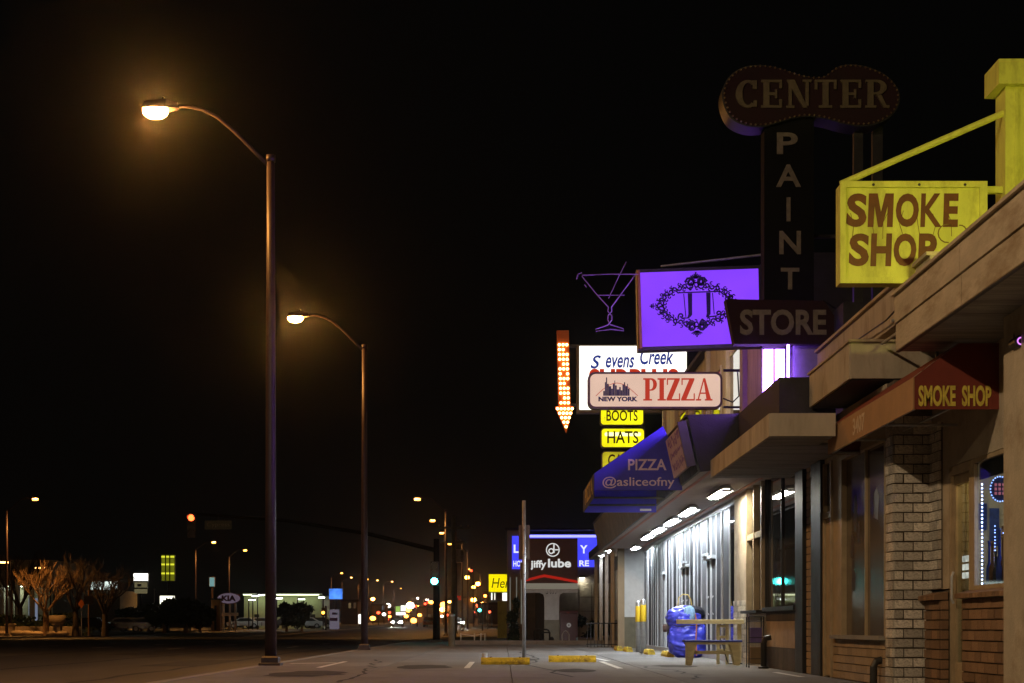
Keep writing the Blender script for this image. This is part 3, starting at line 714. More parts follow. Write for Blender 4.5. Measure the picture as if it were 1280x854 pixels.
obj('lettering', lettering('PIZZA', (a.x,y0-.013,a.z), XR, ZU, b.x-a.x, b.z-a.z, .003, .02), lav, pa)
a = P(753,611,y0); b = P(843,596,y0)
obj('lettering', lettering('@asliceofny', (a.x,y0-.013,a.z), XR, ZU, b.x-a.x, b.z-a.z, .003, .01), lav, pa)
obj('lettering', lettering('PIZZA', (xo-.013,y1-.8,zb-.04), YN, ZU, 2.6, .3, .003, .02), mat('gold_print', (.45,.3,.08), .6), pa)
obj('maker_tag', MB().box(xi-.42,xi-.2,y1-.02,y1-.0125,zb-.09,zb-.05), WPOST, pa)

# tilted banner on the leaning fascia
bn = thing('banner', (3.0,26.2,3.3), 'small leaning lavender banner sign between blue awning and black fascia', 'sign')
o_ = Vector((3.03,27.45,3.26)); up = (Vector((2.85,27.45,4.08))-o_).normalized()
rr = Vector((0,-1,0)); nn = rr.cross(up)
obj('board', MB().prism(rc(0,2.2,0,.66), o_+nn*.06, rr, up, 0, .06), mat('banner_face', (.42,.33,.44), .7, .15, 3), bn)
obj('edge_board', MB().prism(rc(2.21,2.30,-.02,.70), o_+nn*.02, rr, up, 0, .14), mat('banner_edge', (.10,.09,.12), .7), bn)
m = MB(); rng = random.Random(5)
for row, (vv, hh) in enumerate(((.46,.17),(.30,.08),(.09,.14))):
    x = .25
    while x < 1.9:
        st = [(x+rng.uniform(0,.12), vv+rng.uniform(0,hh)) for _ in range(5)]
        stroke(st, o_+nn*.121, rr, up, .03, 0, .003, m); x += .19
_o = obj('scrawl', m, mat('violet_ink', (.15,.06,.33), .7), bn); _o['kind'] = 'stuff'

SLETTER2 = mat('pale_lettering', (.20,.165,.13), .6, .3, 12, .1)
# ================================================================== PAINT STORE SIGN (unlit)
Yp = 24.0
ps = thing('tower_sign', (4.3,Yp,4.42), 'tall unlit maroon and black sign tower lettered CENTER PAINT STORE', 'sign')
out = [(10,260),(20,170),(70,95),(150,45),(260,30),(370,45),(480,85),(570,110),(640,118),(700,112),(735,85),(765,55),(830,30),(920,30),(1020,55),(1110,100),(1180,170),(1205,250),(1180,340),(1110,400),(1030,435),(940,445),(830,430),(720,395),(600,375),(500,385),(400,415),(300,445),(200,450),(110,420),(50,370)]
def smoothpoly(p, it=2):
    for _ in range(it):
        q = []
        for i in range(len(p)):
            a, b = p[i], p[(i+1)%len(p)]
            q += [(a[0]*.75+b[0]*.25, a[1]*.75+b[1]*.25), (a[0]*.25+b[0]*.75, a[1]*.25+b[1]*.75)]
        p = q
    return p
o2 = smoothpoly(out, 2)
o3 = [P(900+x/5.333, 75+y/5.333, Yp) for x, y in o2]
pl = [(v.x, v.z) for v in o3]
obj('cabinet', MB().prism(pl, (0,Yp,0), XR, ZU, -.42, 0), DKSTEEL, ps)
cx = sum(a for a,b in pl)/len(pl); cz = sum(b for a,b in pl)/len(pl)
obj('face_panel', MB().prism([(cx+(a-cx)*.985, cz+(b-cz)*.965) for a,b in pl], (0,Yp,0), XR, ZU, .002, .012), MAROON, ps)
m = MB()
def along(poly, step):
    acc = 0; res = []
    for i in range(len(poly)):
        a = Vector(poly[i]); b = Vector(poly[(i+1)%len(poly)]); d = (b-a).length
        while acc <= d:
            res.append(a+(b-a)*(acc/d if d else 0)); acc += step
        acc -= d
    return res
for sc1 in (.975,):
    for v in along([(cx+(a-cx)*sc1, cz+(b-cz)*(sc1-.03)) for a,b in pl], .075): m.ball((v.x,Yp-.028,v.y), .017, 6, 4)
_o = obj('bulb_border', m, mat('dead_bulb', (.14,.085,.05), .3, .2), ps); _o['kind'] = 'stuff'
a = P(919,136,Yp); b = P(1111,101,Yp)
obj('lettering', serif('CENTER', (a.x,Yp-.014,a.z), XR, ZU, b.x-a.x, b.z-a.z, .03, .14), SLETTER, ps)
x0, x1, z0, z1 = frontal(955,1017,150,378,Yp+.1)
obj('column', MB().box(x0,x1,Yp+.08,Yp+.40,P(0,431,Yp).z,z1), BLACKSIGN, ps)
obj('stub_post', MB().box(P(994,0,Yp).x,P(1012,0,Yp).x,Yp+.12,Yp+.34,4.40,P(0,431,Yp).z-.002), BLACKSIGN, ps)
for ch, (pa_, pb_, pc, pd) in zip('PAINT', ((971,997,193,166),(970,1001,234,206),(983,988,277,247),(974,1001,318,289),(976,999,362,335))):
    a = P(pa_,pc,Yp+.08); b = P(pb_,pd,Yp+.08)
    obj('lettering', lettering(ch, (a.x,Yp+.077,a.z), XR, ZU, b.x-a.x, b.z-a.z, .012, .02), SLETTER2, ps)
pts = [P(*t, Yp-.15) for t in ((907,374),(1030,376),(1046,400),(1040,430),(918,430))]
obj('store_panel', MB().prism([(v.x,v.z) for v in pts], (0,Yp-.15,0), XR, ZU, -.22, 0), MAROON, ps)
a = P(925,419,Yp-.16); b = P(1033,387,Yp-.16)
obj('lettering', lettering('STORE', (a.x,Yp-.153,a.z), XR, ZU, b.x-a.x, b.z-a.z, .015, .03), SLETTER2, ps)
for pxl, pxr in ((1057,1068),(1080,1092)):
    a = P(pxl,400,Yp+.9); b = P(pxr,160,Yp+.9)
    obj('support_post', MB().box(a.x,b.x,Yp+.30,Yp+.41,4.12,P(0,146,Yp).z), DKSTEEL, ps)
obj('cross_bar', MB().box(x1,P(1090,0,Yp+.9).x,Yp+.56,Yp+.62,P(0,296,Yp+.5).z,P(0,292,Yp+.5).z), DKSTEEL, ps)
obj('guy_wire', MB().tube([P(1028,375,Yp+.1), P(1062,397,Yp+.6)], .012, 5), DKSTEEL, ps)

# ================================================================== VIOLET LOUNGE SIGN
Yj = 28.0
js = thing('lounge_sign', (4.6,Yj,4.42), 'glowing violet box sign with ornate JJ emblem, partly behind STORE panel', 'sign')
c = P(800,436,Yj); ru = Vector((math.cos(R(2)),0,math.sin(R(2)))); uu = Vector((-math.sin(R(1.2)),0,math.cos(R(1.2))))
W_, H_ = (952-800)*Yj/F, 97*Yj/F
obj('cabinet', MB().prism(rc(-.03,W_+.03,-.03,H_+.03), c, ru, uu, -.30, -.001), DKSTEEL, js)
VIOL = emit('violet_face', (.225,.05,.95), 1.12, .12, 1.0)
obj('lit_face', MB().prism(rc(.03,W_-.03,.03,H_-.03), c, ru, uu, 0, .01), VIOL, js)
obj('unseen_rear_glow', MB().prism(rc(.03,W_-.03,.03,H_-.03), c, ru, uu, -.312, -.302), emit('violet_rear', (.17,.035,.95), 5.0), js)  # unseen side, glows stronger than the front to light the awning
INK = mat('emblem_ink', (.012,.006,.05), .6, .2)
m = MB(); e0 = c-ru.cross(uu)*0
fx, fy = W_/152, H_/97                       # emblem drawn in photograph pixels of the face
def em(pts, wth): stroke([((x-800)*fx, (436-y)*fy) for x, y in pts], c+ru.cross(uu)*.011, ru, uu, wth*1.35, 0, .002, m)
def curl(cx, cy, r, a0, a1, wth=.016, shrink=.35, n=9):
    em([(cx+(r*(1-(1-shrink)*i/n))*math.cos(R(a0+(a1-a0)*i/n)), cy-(r*(1-(1-shrink)*i/n))*math.sin(R(a0+(a1-a0)*i/n))) for i in range(n+1)], wth)
EX, EY = 871.5, 383.5
for t in range(0, 360, 9):                  # wreath of scrolls round the ellipse
    a = R(t); rx, ry = 45, 24
    x, y = EX+rx*math.cos(a), EY-ry*math.sin(a)
    s_ = 1 if (t//9)%2 else -1
    big = 4.6 if (t%90 in (81,0,9)) else 3.3
    curl(x, y, big, t+90, t+90+s_*330, .018)
    if t%18 == 0: em([(EX+(rx-4)*math.cos(a), EY-(ry-3)*math.sin(a)), (EX+(rx+6)*math.cos(a+.08), EY-(ry+5)*math.sin(a+.08))], .014)
for t in range(4, 360, 12):
    a = R(t); x, y = EX+39*math.cos(a), EY-20*math.sin(a)
    curl(x, y, 2.6, t-60, t-60+(280 if t%24 else -280), .014); curl(EX+49*math.cos(a+.05), EY-28*math.sin(a+.05), 2.2, t, t+240, .013)
for sx in (-1,1):                           # crowning plumes
    for sy in (-1,1):
        curl(EX+sx*7, EY+sy*28, 6.5, 90-sx*80, 90-sx*80+sx*400, .026); curl(EX+sx*7, EY+sy*28, 4, 0, 340, .02)
        for d in (3,6,9): em([(EX+sx*.6*d*.3, EY+sy*33), (EX+sx*d*.7, EY+sy*(39-d*.35))], .016)
    em([(EX, EY+sx*33), (EX, EY+sx*40)], .02)
    em([(EX+sx*50, EY), (EX+sx*58, EY)], .014); em([(EX+sx*54, EY-3), (EX+sx*54, EY+3)], .014); em([(EX+sx*56, EY-1.8), (EX+sx*56, EY+1.8)], .02)
for jx in (861, 884):                       # the two Js
    wd_ = 1 if jx == 861 else 1
    m.prism([((x-800)*fx,(436-y)*fy) for x,y in ((jx,369),(jx+5.5,369),(jx+5,396),(jx+3,398.5),(jx-1,400),(jx+.2,395))], c+ru.cross(uu)*.011, ru, uu, 0, .003)
em([(849,368),(900,368)], .016); em([(856,370),(858,398)], .012); em([(892,370),(893.5,396)], .012)
curl(852, 397, 3.4, 200, -130, .02); em([(853,400),(862,399.5)], .018); curl(899, 395.5, 3.4, -20, 310, .02); em([(885,399.5),(897,398.5)], .018)
obj('emblem', m, INK, js)
# hanging hardware
obj('post', MB().tube([P(959,330,Yj+.15),P(962,470,Yj+.15)], .07, 8), mat('violet_post', (.3,.25,.4), .6), js)
obj('bracket', MB().tube([P(826,333,Yj+.15),P(957,318,Yj+.15)], .022, 6).box(P(945,0,Yj).x,P(960,0,Yj).x,Yj+.05,Yj+.2,P(0,405,Yj).z,P(0,395,Yj).z), GALV, js)
obj('side_tube', MB().tube([P(798,338,Yj-.02),P(801,436,Yj-.02)], .03, 6), mat('rusty_tube', (.3,.14,.05), .7), js)

# unlit neon martini glass
mg = thing('neon_glass', (2.4,27.85,5.9), 'unlit neon outline of a martini glass beside the violet sign', 'sign')
def zz(x, y): return P(680+x/3.1625, 310+y/3.1625, 27.9)
rad = .011
obj('rim', MB().tube([zz(150,108),zz(255,104),zz(372,104)], rad, 8), PURPTUBE, mg)
obj('bowl', MB().tube([zz(150,112),zz(205,180),zz(255,235)], rad, 8).tube([zz(358,110),zz(310,175),zz(266,235)], rad, 8).tube([zz(215,187),zz(318,187)], rad*.8, 8), PURPTUBE, mg)
obj('stem', MB().tube([zz(255,235),zz(252,250),zz(268,268),zz(268,285),zz(252,305),zz(205,322),zz(205,330),zz(262,322),zz(316,328),zz(314,320),zz(262,303),zz(252,285),zz(254,266),zz(268,250),zz(266,235)], rad, 8), PURPTUBE, mg)
obj('stirrer', MB().tube([zz(255,200),zz(290,125),zz(325,55)], rad*.8, 6), PURPTUBE, mg)
obj('hook', MB().tube([zz(150,98),zz(133,104),zz(129,125)], rad*.8, 6).tube([zz(160,145),zz(168,156)], rad*.7, 6), PURPTUBE, mg)

# ================================================================== PIZZA BOX SIGN
Yz = 33.2
pz = thing('pizza_sign', (4.5,Yz,4.4), 'cream rounded box sign lettered PIZZA in red with a skyline', 'sign')
x0, x1, z0, z1 = frontal(735,903,465,511,Yz)
W_, H_ = x1-x0, z1-z0
obj('cabinet', MB().prism([(x0+a,z0+b) for a,b in rrect(W_,H_,.14)], (0,Yz,0), XR, ZU, -.25, 0), mat('sign_frame', (.16,.12,.07), .5), pz)
obj('lit_face', MB().prism([(x0+.045+a,z0+.045+b) for a,b in rrect(W_-.09,H_-.09,.11)], (0,Yz,0), XR, ZU, .001, .012), emit('cream_face', S(226,190,170), 1.0, .07, 1.5), pz)
obj('unseen_rear_glow', MB().prism([(x0+.045+a,z0+.045+b) for a,b in rrect(W_-.09,H_-.09,.11)], (0,Yz,0), XR, ZU, -.262, -.252), emit('cream_rear', S(250,225,190), 6.0), pz)  # unseen side made brighter than the front to light the upper wall
REDL = emit('red_letter', S(196,62,46), .85)
a = P(804,501,Yz); b = P(890,473,Yz)
obj('lettering', serif('PIZZA', (a.x,Yz-.013,a.z), XR, ZU, b.x-a.x, b.z-a.z, .003, .03), REDL, pz)
NAVY = mat('navy_letter', (.02,.02,.10), .6)
a = P(748,502,Yz); b = P(797,496,Yz)
obj('lettering', lettering('NEW YORK', (a.x,Yz-.013,a.z), XR, ZU, b.x-a.x, b.z-a.z, .003, .05), NAVY, pz)
m = MB(); rng = random.Random(3)
hs = [(754,489),(756,478),(757.5,472),(759,480),(761,483),(764,486),(766,480),(768,476),(769,482),(771,487),(774,484),(776,488),(778,481),(780,478),(781.5,483),(784,480),(785,486)]
for i,(px,py) in enumerate(hs):
    a = P(px,495,Yz); b = P(px+(hs[i+1][0]-px if i < len(hs)-1 else 2)-.15,py,Yz); m.box(a.x,b.x,Yz-.0165-.0004*(i%2),Yz-.013,a.z,b.z)
obj('skyline', m, NAVY, pz)
m = MB(); stroke([((P(745+52*i/12,0,Yz).x), P(0,495-16*math.sin(math.pi*i/12),Yz).z) for i in range(13)], (0,Yz-.0125,0), XR, ZU, .012, 0, .001, m)
obj('arc_line', m, REDL, pz)
obj('bracket', MB().box(x1,4.9,Yz-.18,Yz-.12+.0,z1-.02,z1+.03).box(x1,4.9,Yz-.18,Yz-.12,z0-.01,z0+.03).tube([(x1,Yz-.1,z0+.2),(x1+.2,Yz-.1,z0+.12),(x1+.33,Yz-.1,z0+.25),(x1+.3,Yz-.1,z1)], .015, 6), DKSTEEL, pz)

# ================================================================== SURPLUS SIGN GROUP
Yq = 50.0
sp = thing('surplus_sign', (4.0,Yq,3.4), 'bright white box sign with blue script above the pizza sign', 'sign')
x0, x1, z0, z1 = frontal(721,859,431,516,Yq)
obj('cabinet', MB().box(x0,x1,Yq,Yq+.4,z0,z1), mat('sign_frame', (.16,.12,.07)), sp)
obj('lit_face', MB().box(x0+.08,x1-.02,Yq-.012,Yq-.001,z0+.09,z1-.04), emit('white_face', (1.0,.96,.86), 1.7), sp)
obj('pole', MB().box(4.15,4.45,Yq+.45,Yq+.75,3.41,z1), DKSTEEL, sp)
obj('pole_tie', MB().box(4.2,4.4,Yq+.4,Yq+.449,z0+.3,z0+.5), DKSTEEL, sp)
BLUEL = emit('blue_script', S(40,60,150), .8)
a = P(738,461,Yq); b = P(847,438,Yq)
m = lettering('S', (a.x,Yq-.013,a.z), XR, ZU, .33, .42, .006, .02, .3)
lettering('evens', (P(757,460,Yq).x,Yq-.013,P(0,460,Yq).z), XR, ZU, P(793,0,Yq).x-P(757,0,Yq).x, .34, .006, .02, .25, m)
lettering('Creek', (P(800,456,Yq).x,Yq-.013,P(0,456,Yq).z), XR, ZU, P(842,0,Yq).x-P(800,0,Yq).x, .5, .006, .02, .25, m)
obj('lettering', m, BLUEL, sp)
a = P(736,492,Yq); b = P(848,461,Yq)
obj('lettering', lettering('SURPLUS', (a.x,Yq-.013,a.z), XR, ZU, b.x-a.x, b.z-a.z, .006, .05), emit('red_letter2', S(200,55,25), .9), sp)
YF = emit('yellow_face', S(235,225,20), 1.25, .25, 1.6); YF2 = emit('yellow_face_dim', S(205,190,40), .85, .3, 3)
BR = mat('dark_red_letter', (.10,.012,.008), .6)
for nm, (l,r_,t_,b_), mt, lab in (('BOOTS',(750,805,509,532),YF,'yellow lit sign lettered BOOTS under the pizza sign'),('HATS',(751,806,535,560),YF,'yellow lit sign lettered HATS below the BOOTS sign'),('CAMO',(752,807,564,588),YF2,'dim yellow sign cut off by the blue awning, lowest of its stack')):
    x0, x1, z0, z1 = frontal(l,r_,t_,b_,Yq)
    t = thing('stacked_sign', (x0,Yq,z0), lab, 'sign', 'stacked yellow signs')
    obj('cabinet', MB().prism([(x0+a,z0+b) for a,b in rrect(x1-x0,z1-z0,.1)], (0,Yq,0), XR, ZU, -.3, 0), mat('sign_frame', (.16,.12,.07)), t)
    obj('lit_face', MB().prism([(x0+.03+a,z0+.03+b) for a,b in rrect(x1-x0-.06,z1-z0-.06,.09)], (0,Yq,0), XR, ZU, .001, .012), mt, t)
    obj('lettering', lettering(nm, (x0+.2,Yq-.013,z0+.14), XR, ZU, x1-x0-.4, z1-z0-.24, .004, .015), BR, t)
    if nm != 'BOOTS':
        m = MB()
        for i in range(5): m.ball((x0+.2+.24*i,Yq-.02,z1-.16), .05, 8, 5)
        if nm == 'HATS': obj('hot_spot_tube', MB().prism(rrect(x1-x0-.24,.12,.05), (x0+.12,Yq-.0121,z1-.26), XR, ZU, 0, .0006), emit('tube_glow', (1,1,.35), 2.2), t)
    obj('mount', MB().box(x1-.3,x1-.1,Yq+.3,Yq+.46,z0+.15,z0+.4), DKSTEEL, t)
# lit arrow
ar = thing('arrow_sign', (2.2,Yq,6.8), 'orange arrow pointing down studded with glowing bulbs', 'sign')
pts = [(696,413),(711,413),(713,508),(717,508),(708,541),(694,508),(698,508)]
obj('body', MB().prism([(P(a,b,Yq).x,P(a,b,Yq).z) for a,b in pts], (0,Yq,0), XR, ZU, -.25, 0), mat('orange_enamel', (.55,.13,.02), .5, .15), ar)
bulb = MB().ball((0,0,0), .042, 8, 5); bme = bpy.data.meshes.new('bulb'); bme.from_pydata(bulb.v, [], bulb.f); bme.materials.append(emit('bulb_glow', (1.0,.58,.20), 14.0))
L = []
for r_ in range(13):
    y = 431+6.05*r_
    for i in range(3):
        if (r_*3+i)%7 == 5: continue
        L.append((P(699.2+4.6*i+r_*.17, y, Yq-.02), (1,1,1)))
for r_, n in enumerate((5,4,3,2,1)):
    for i in range(n):
        v = P(706+.4*r_+(i-(n-1)/2)*4.6, 511+5.6*r_, Yq-.02); L.append((v, (1,1,1)))
pieces('bulb', bme, L, ar)
obj('bracket', MB().box(P(712,0,Yq).x,P(722,0,Yq).x,Yq+.05,Yq+.12,P(0,434,Yq).z,P(0,430,Yq).z).box(P(712,0,Yq).x,P(722,0,Yq).x,Yq+.05,Yq+.12,P(0,508,Yq).z,P(0,504,Yq).z), DKSTEEL, ar)

# ================================================================== STREET LAMPS
SOD = emit('sodium_lens', (1.0,.42,.085), 1250.0)
WARM = emit('warm_lens', (1.0,.72,.44), 2450.0)
SODF = emit('sodium_lens_far', (1.0,.36,.05), 11.0)
SODB = emit('sodium_burner_far', (1.0,.42,.09), 6500.0)
def lamp_proto():
    t = thing('street_lamp', (0,0,0), 'x', 'street lamp', 'sodium street lamps')
    obj('base_flange', MB().cbox(-.19,.19,-.19,.19,0,.05,.01).cbox(-.15,.15,-.15,.15,.051,.17,.03), POLEM, t)
    obj('pole', MB().tube([(0,0,.1),(0,0,3),(0,0,6),(0,0,9.05)], [.105,.095,.085,.072], 14).tube([(0,0,9.0),(0,0,9.12)], .085, 14), POLEM, t, smooth=True)
    obj('arm', MB().tube([(0,0,8.9),(-.3,0,9.2),(-.62,0,9.52),(-.95,0,9.80),(-1.2,0,9.93),(-1.45,0,9.99),(-1.72,0,9.99)], [.04,.038,.036,.034,.032,.03,.03], 10), POLEM, t, smooth=True)
    h = obj('lamp_head', MB().add([(-1.66,-.06,9.95),(-1.66,.06,9.95),(-1.66,.06,10.05),(-1.66,-.06,10.05),(-1.85,-.16,9.93),(-1.85,.16,9.93),(-1.85,.12,10.10),(-1.85,-.12,10.10),(-2.28,-.15,9.93),(-2.28,.15,9.93),(-2.24,.10,10.06),(-2.24,-.10,10.06)],
        [(0,1,2,3),(0,4,5,1),(1,5,6,2),(2,6,7,3),(3,7,4,0),(4,8,9,5),(5,9,10,6),(6,10,11,7),(7,11,8,4),(8,11,10,9)]), POLEM, t)
    def ell(prof):
        m = MB(); n = 14
        for r_, z in prof:
            for k in range(n): m.v.append((-2.06+r_*1.35*math.cos(2*math.pi*k/n), r_*.95*math.sin(2*math.pi*k/n), 9.928+z))
        for i in range(len(prof)-1):
            for k in range(n): m.f.append((i*n+k, (i+1)*n+k, (i+1)*n+(k+1)%n, i*n+(k+1)%n))
        return m
    obj('lens', ell([(.165,0),(.155,-.07),(.10,-.13),(.02,-.15)]), SOD, t, smooth=True)      # drop lens
    obj('photocell', MB().lathe([(.03,0),(.03,.06),(.015,.075)], (-1.92,0,10.09), 8), DKSTEEL, t)
    return t
LP = lamp_proto()
ordn = ['nearest and tallest sodium street lamp beside the road','second sodium street lamp along the near kerb']
near = [(-4.17,28.6),(-4.17,47.8),(-4.2,115.5),(-4.2,140),(-4.2,160.7),(-4.2,185),(-4.2,284)]
names = ['third','fourth','fifth','sixth','seventh']
first = True
def place_lamp(x, y, rz, label, group='sodium street lamps', z=None):
    global first
    o = LP if first else copy_tree(LP)
    first = False
    o.location = (x, y, gz(y) if z is None else z); o.rotation_euler.z = rz; o['label'] = label; o['group'] = group
    return o
for i, (x, y) in enumerate(near):
    place_lamp(x, y, 0, ordn[i] if i < 2 else '%s street lamp from the camera along the near kerb' % names[i-2])
wl_ = [c for c in LP.children if c.name.startswith('lens')][0].data.copy(); wl_.materials[0] = WARM     # out-of-frame lamps, made whiter and stronger to light the facades
for o in (place_lamp(-4.17, 9.3, 0, 'street lamp next to the camera, outside the picture on the near kerb'), place_lamp(-4.17, -10, 0, 'street lamp behind the camera on the near kerb')):
    for c in o.children:
        if c.name.startswith('lens'): c.data = wl_
far = [(-35.9,115.5,'street lamp at left edge across the road above bare trees'),(-34.9,181,'faint street lamp across the road, second from the left edge'),(-34.9,203,'faint street lamp across the road, third from the left edge'),
       (-33.5,310,'orange lamp leftmost of the distant cluster past the blue sign'),(-35,345,'brightest left lamp of the distant orange cluster'),(-33,362,'second bright lamp of the distant orange cluster'),(-31.5,372,'third bright lamp of the distant orange cluster'),(-29,385,'small rightmost lamp of the distant orange cluster'),(-33,480,'lone orange lamp above the car headlights')]
for x, y, lab in far: place_lamp(x, y, math.pi, lab)
# the farther lamps are cut-off lanterns: a glowing skirt, open below, round a recessed burner
def ell2(prof, face=False):
    m = MB(); n = 14
    for r_, z in prof:
        for k in range(n): m.v.append((-2.06+r_*1.35*math.cos(2*math.pi*k/n), r_*.95*math.sin(2*math.pi*k/n), 9.928+z))
    m.f = [tuple(range(n-1,-1,-1))] if face else [(i*n+k, (i+1)*n+k, (i+1)*n+(k+1)%n, i*n+(k+1)%n) for i in range(len(prof)-1) for k in range(n)]
    return m
def mesh_of(name, mb, mt):
    me = bpy.data.meshes.new(name); me.from_pydata(mb.v, [], mb.f); me.materials.append(mt); return me
skirt = mesh_of('lens', ell2([(.165,0),(.16,-.07),(.15,-.14)]), SODF); burner = mesh_of('burner', ell2([(.13,-.02)], True), SODB)
for o in list(COL.objects):
    if o.parent is None and o.name.startswith('street_lamp') and o.location.y > 100:
        for c in list(o.children):
            if c.name.startswith('lens'):
                c.data = skirt
                b = bpy.data.objects.new('burner', burner); COL.objects.link(b); b.parent = o

# ================================================================== THINGS ON THE FORECOURT
def wheel_stop(cx, cy, ln, alongx, label, group):
    t = thing('wheel_stop', (cx,cy,0), label, 'wheel stop', group)
    prof = [(-.085,0),(.085,0),(.085,.05),(.055,.125),(-.055,.125),(-.085,.05)]
    n = 2; m = MB()
    if alongx: m.prism([(a,b) for a,b in prof], (cx-ln/2,cy,.004), Vector((0,1,0)), ZU, 0, ln)
    else: m.prism([(a,b) for a,b in prof], (cx,cy+ln/2,.004), XR, ZU, 0, ln)
    obj('body', m, YPAINT, t)
    for s_ in (-.3,.3):
        p_ = (cx+(s_*ln if alongx else 0), cy+(0 if alongx else s_*ln), .127)
        obj('pin', MB().lathe([(.018,0),(.018,.012),(.010,.016)], p_, 8), DKSTEEL, t)
wheel_stop(.025,29.3,.89,True,'yellow concrete wheel stop at the foot of the sign pole','wheel stops')
wheel_stop(1.33,31.2,.92,True,'yellow concrete wheel stop right of the sign pole, seen lengthwise','wheel stops')
for x, y, lab in ((3.78,37.0,'yellow wheel stop seen end-on nearest the blue bundle'),(3.62,39.9,'yellow wheel stop seen end-on just right of the bollards'),(3.42,44.2,'yellow wheel stop seen end-on just left of the bollards'),(3.3,46.2,'yellow wheel stop seen end-on farthest left by the railing')):
    wheel_stop(x, y, 1.3, False, lab, 'wheel stops along the storefront')
for x, y, lab in ((3.66,43.6,'left steel bollard with yellow sleeve before the storefront'),(3.585,41.2,'right steel bollard with yellow sleeve before the storefront')):
    t = thing('bollard', (x,y,0), lab, 'bollard', 'bollards')
    obj('post', MB().lathe([(.075,0),(.075,1.33),(.06,1.375),(.03,1.40),(.005,1.405)], (x,y,0), 16), GALV, t, smooth=True)
    obj('sleeve', MB().lathe([(.078,.82),(.081,.83),(.081,1.24),(.078,1.25)], (x,y,0), 16), mat('yellow_sleeve', (.75,.50,.02), .5, .12), t, smooth=True)
# sign pole with plates seen from behind
t = thing('sign_pole', (.45,36,0), 'thin galvanised pole with small dark sign plates seen from behind', 'sign pole')
obj('pole', MB().tube([(.45,36,0),(.45,36,3.53)], .042, 12), GALV, t, smooth=True)
obj('sign_plate', MB().box(.33,.58,36.045,36.05,2.2,2.98), mat('plate_back', (.10,.07,.05), .6), t)
obj('sign_plate', MB().box(.36,.55,36.045,36.05,1.75,2.14), mat('plate_back', (.10,.07,.05)), t)
m = MB()
for z in (2.3,2.85,1.85): m.box(.44,.46,35.95,35.958,z,z+.03)
obj('bolt', m, DKSTEEL, t)
# bench
Yb = 28.75
t = thing('bench', (3.8,Yb,0), 'low timber bench with dark blue seat and splayed plank legs', 'bench')
obj('seat', MB().cbox(3.22,4.26,Yb-.16,Yb+.16,.415,.455,.008), BLUEPL, t)
obj('seat_edge', MB().box(3.25,4.23,Yb-.15,Yb+.15,.375,.413), WOOD, t)
for xl, s_ in ((3.35,-1),(4.12,1)):
    obj('leg', MB().prism([(-.03+s_*.045,0),(.055+s_*.045,0),(.09,.374),(-.08,.374)], (xl,Yb-.10,0), XR, ZU, 0, .04), WOOD, t)
    obj('leg', MB().prism([(-.03+s_*.045,0),(.055+s_*.045,0),(.09,.374),(-.08,.374)], (xl,Yb+.14,0), XR, ZU, 0, .04), WOOD, t)
obj('stretcher', MB().box(3.37,4.12,Yb-.02,Yb+.02,.20,.26), WOOD, t)
# plank table behind the bench
Yt = 29.5
t = thing('plank_table', (3.9,Yt,0), 'narrow pale timber plank table with ladder shaped support behind the bench', 'table')
z_ = P(0,780,Yt).z; zt_ = P(0,774.5,Yt).z
obj('top_plank', MB().cbox(3.19,4.41,Yt-.12,Yt+.0,z_,zt_,.008), WOOD, t)
obj('top_plank', MB().cbox(3.19,4.41,Yt+.02,Yt+.14,z_,zt_,.008), WOOD, t)
m = MB().box(3.92,3.97,Yt-.05,Yt+.05,0,z_-.002).box(4.09,4.14,Yt-.05,Yt+.05,0,z_-.002)
obj('support', m, WOOD, t)
for z in (.24,.48,.68): obj('rung', MB().box(3.971,4.089,Yt-.03,Yt+.03,z,z+.045), WOOD, t)
obj('leg', MB().box(4.30,4.37,Yt-.05,Yt+.05,0,z_-.002), WOOD, t)
obj('leg', MB().tube([(4.0,Yt-.2,.40),(4.07,Yt-.25,.1),(4.10,Yt-.27,.02),(4.35,Yt-.27,.02)], .013, 6), DKSTEEL, t)
# tarpaulin bundle
from mathutils import noise as mn
def crumple(m, amp, sc1, seed):
    off = Vector((seed*3.1, seed*1.7, seed))
    for i, v in enumerate(m.v):
        p_ = Vector(v)*sc1+off
        q_ = Vector((p_.x, p_.y, p_.z*1.9))
        r_ = 1-abs(mn.noise(q_))*2
        r2 = 1-abs(mn.noise(q_*2.3+off))*2
        n_ = Vector((mn.noise(p_*.7), -.9, mn.noise(p_*.7+off)*.6))
        d = n_*amp*(r_*.7+r2*.4)
        m.v[i] = (v[0]+d.x, v[1]+d.y, max(.0, v[2]+d.z))
    return m
def blob(c, rx, ry, rz_, seed, nx=26, nz=20, amp=.05, sq=2.6):
    rg = random.Random(seed); ph = [rg.uniform(0,6.28) for _ in range(12)]; m = MB()
    for i in range(nz+1):
        ph_ = -math.pi/2+math.pi*i/nz
        for j in range(nx):
            th = 2*math.pi*j/nx
            cu = lambda v: math.copysign(abs(v)**(2/sq), v)
            d = 1+amp*(math.sin(3*th+ph[0]+4*ph_)+.8*math.sin(7*th+ph[1]-5*ph_)+.7*math.sin(11*ph_+ph[2]+2*th)+.5*math.sin(17*ph_+5*th+ph[3]))/2
            x = rx*cu(math.cos(ph_))*cu(math.cos(th))*d; y = ry*cu(math.cos(ph_))*cu(math.sin(th))*d; z = rz_*cu(math.sin(ph_))*(1+.3*(d-1))
            m.v.append((c[0]+x, c[1]+y, max(c[2]-rz_, c[2]+z)))
    for i in range(nz):
        for j in range(nx):
            k = (j+1)%nx; m.f.append((i*nx+j, i*nx+k, (i+1)*nx+k, (i+1)*nx+j))
    return m
Yg = 36.0
t = thing('tarp_bundle', (4.05,Yg,0), 'tall bulging blue tarpaulin bundle against the storefront', 'bundle')
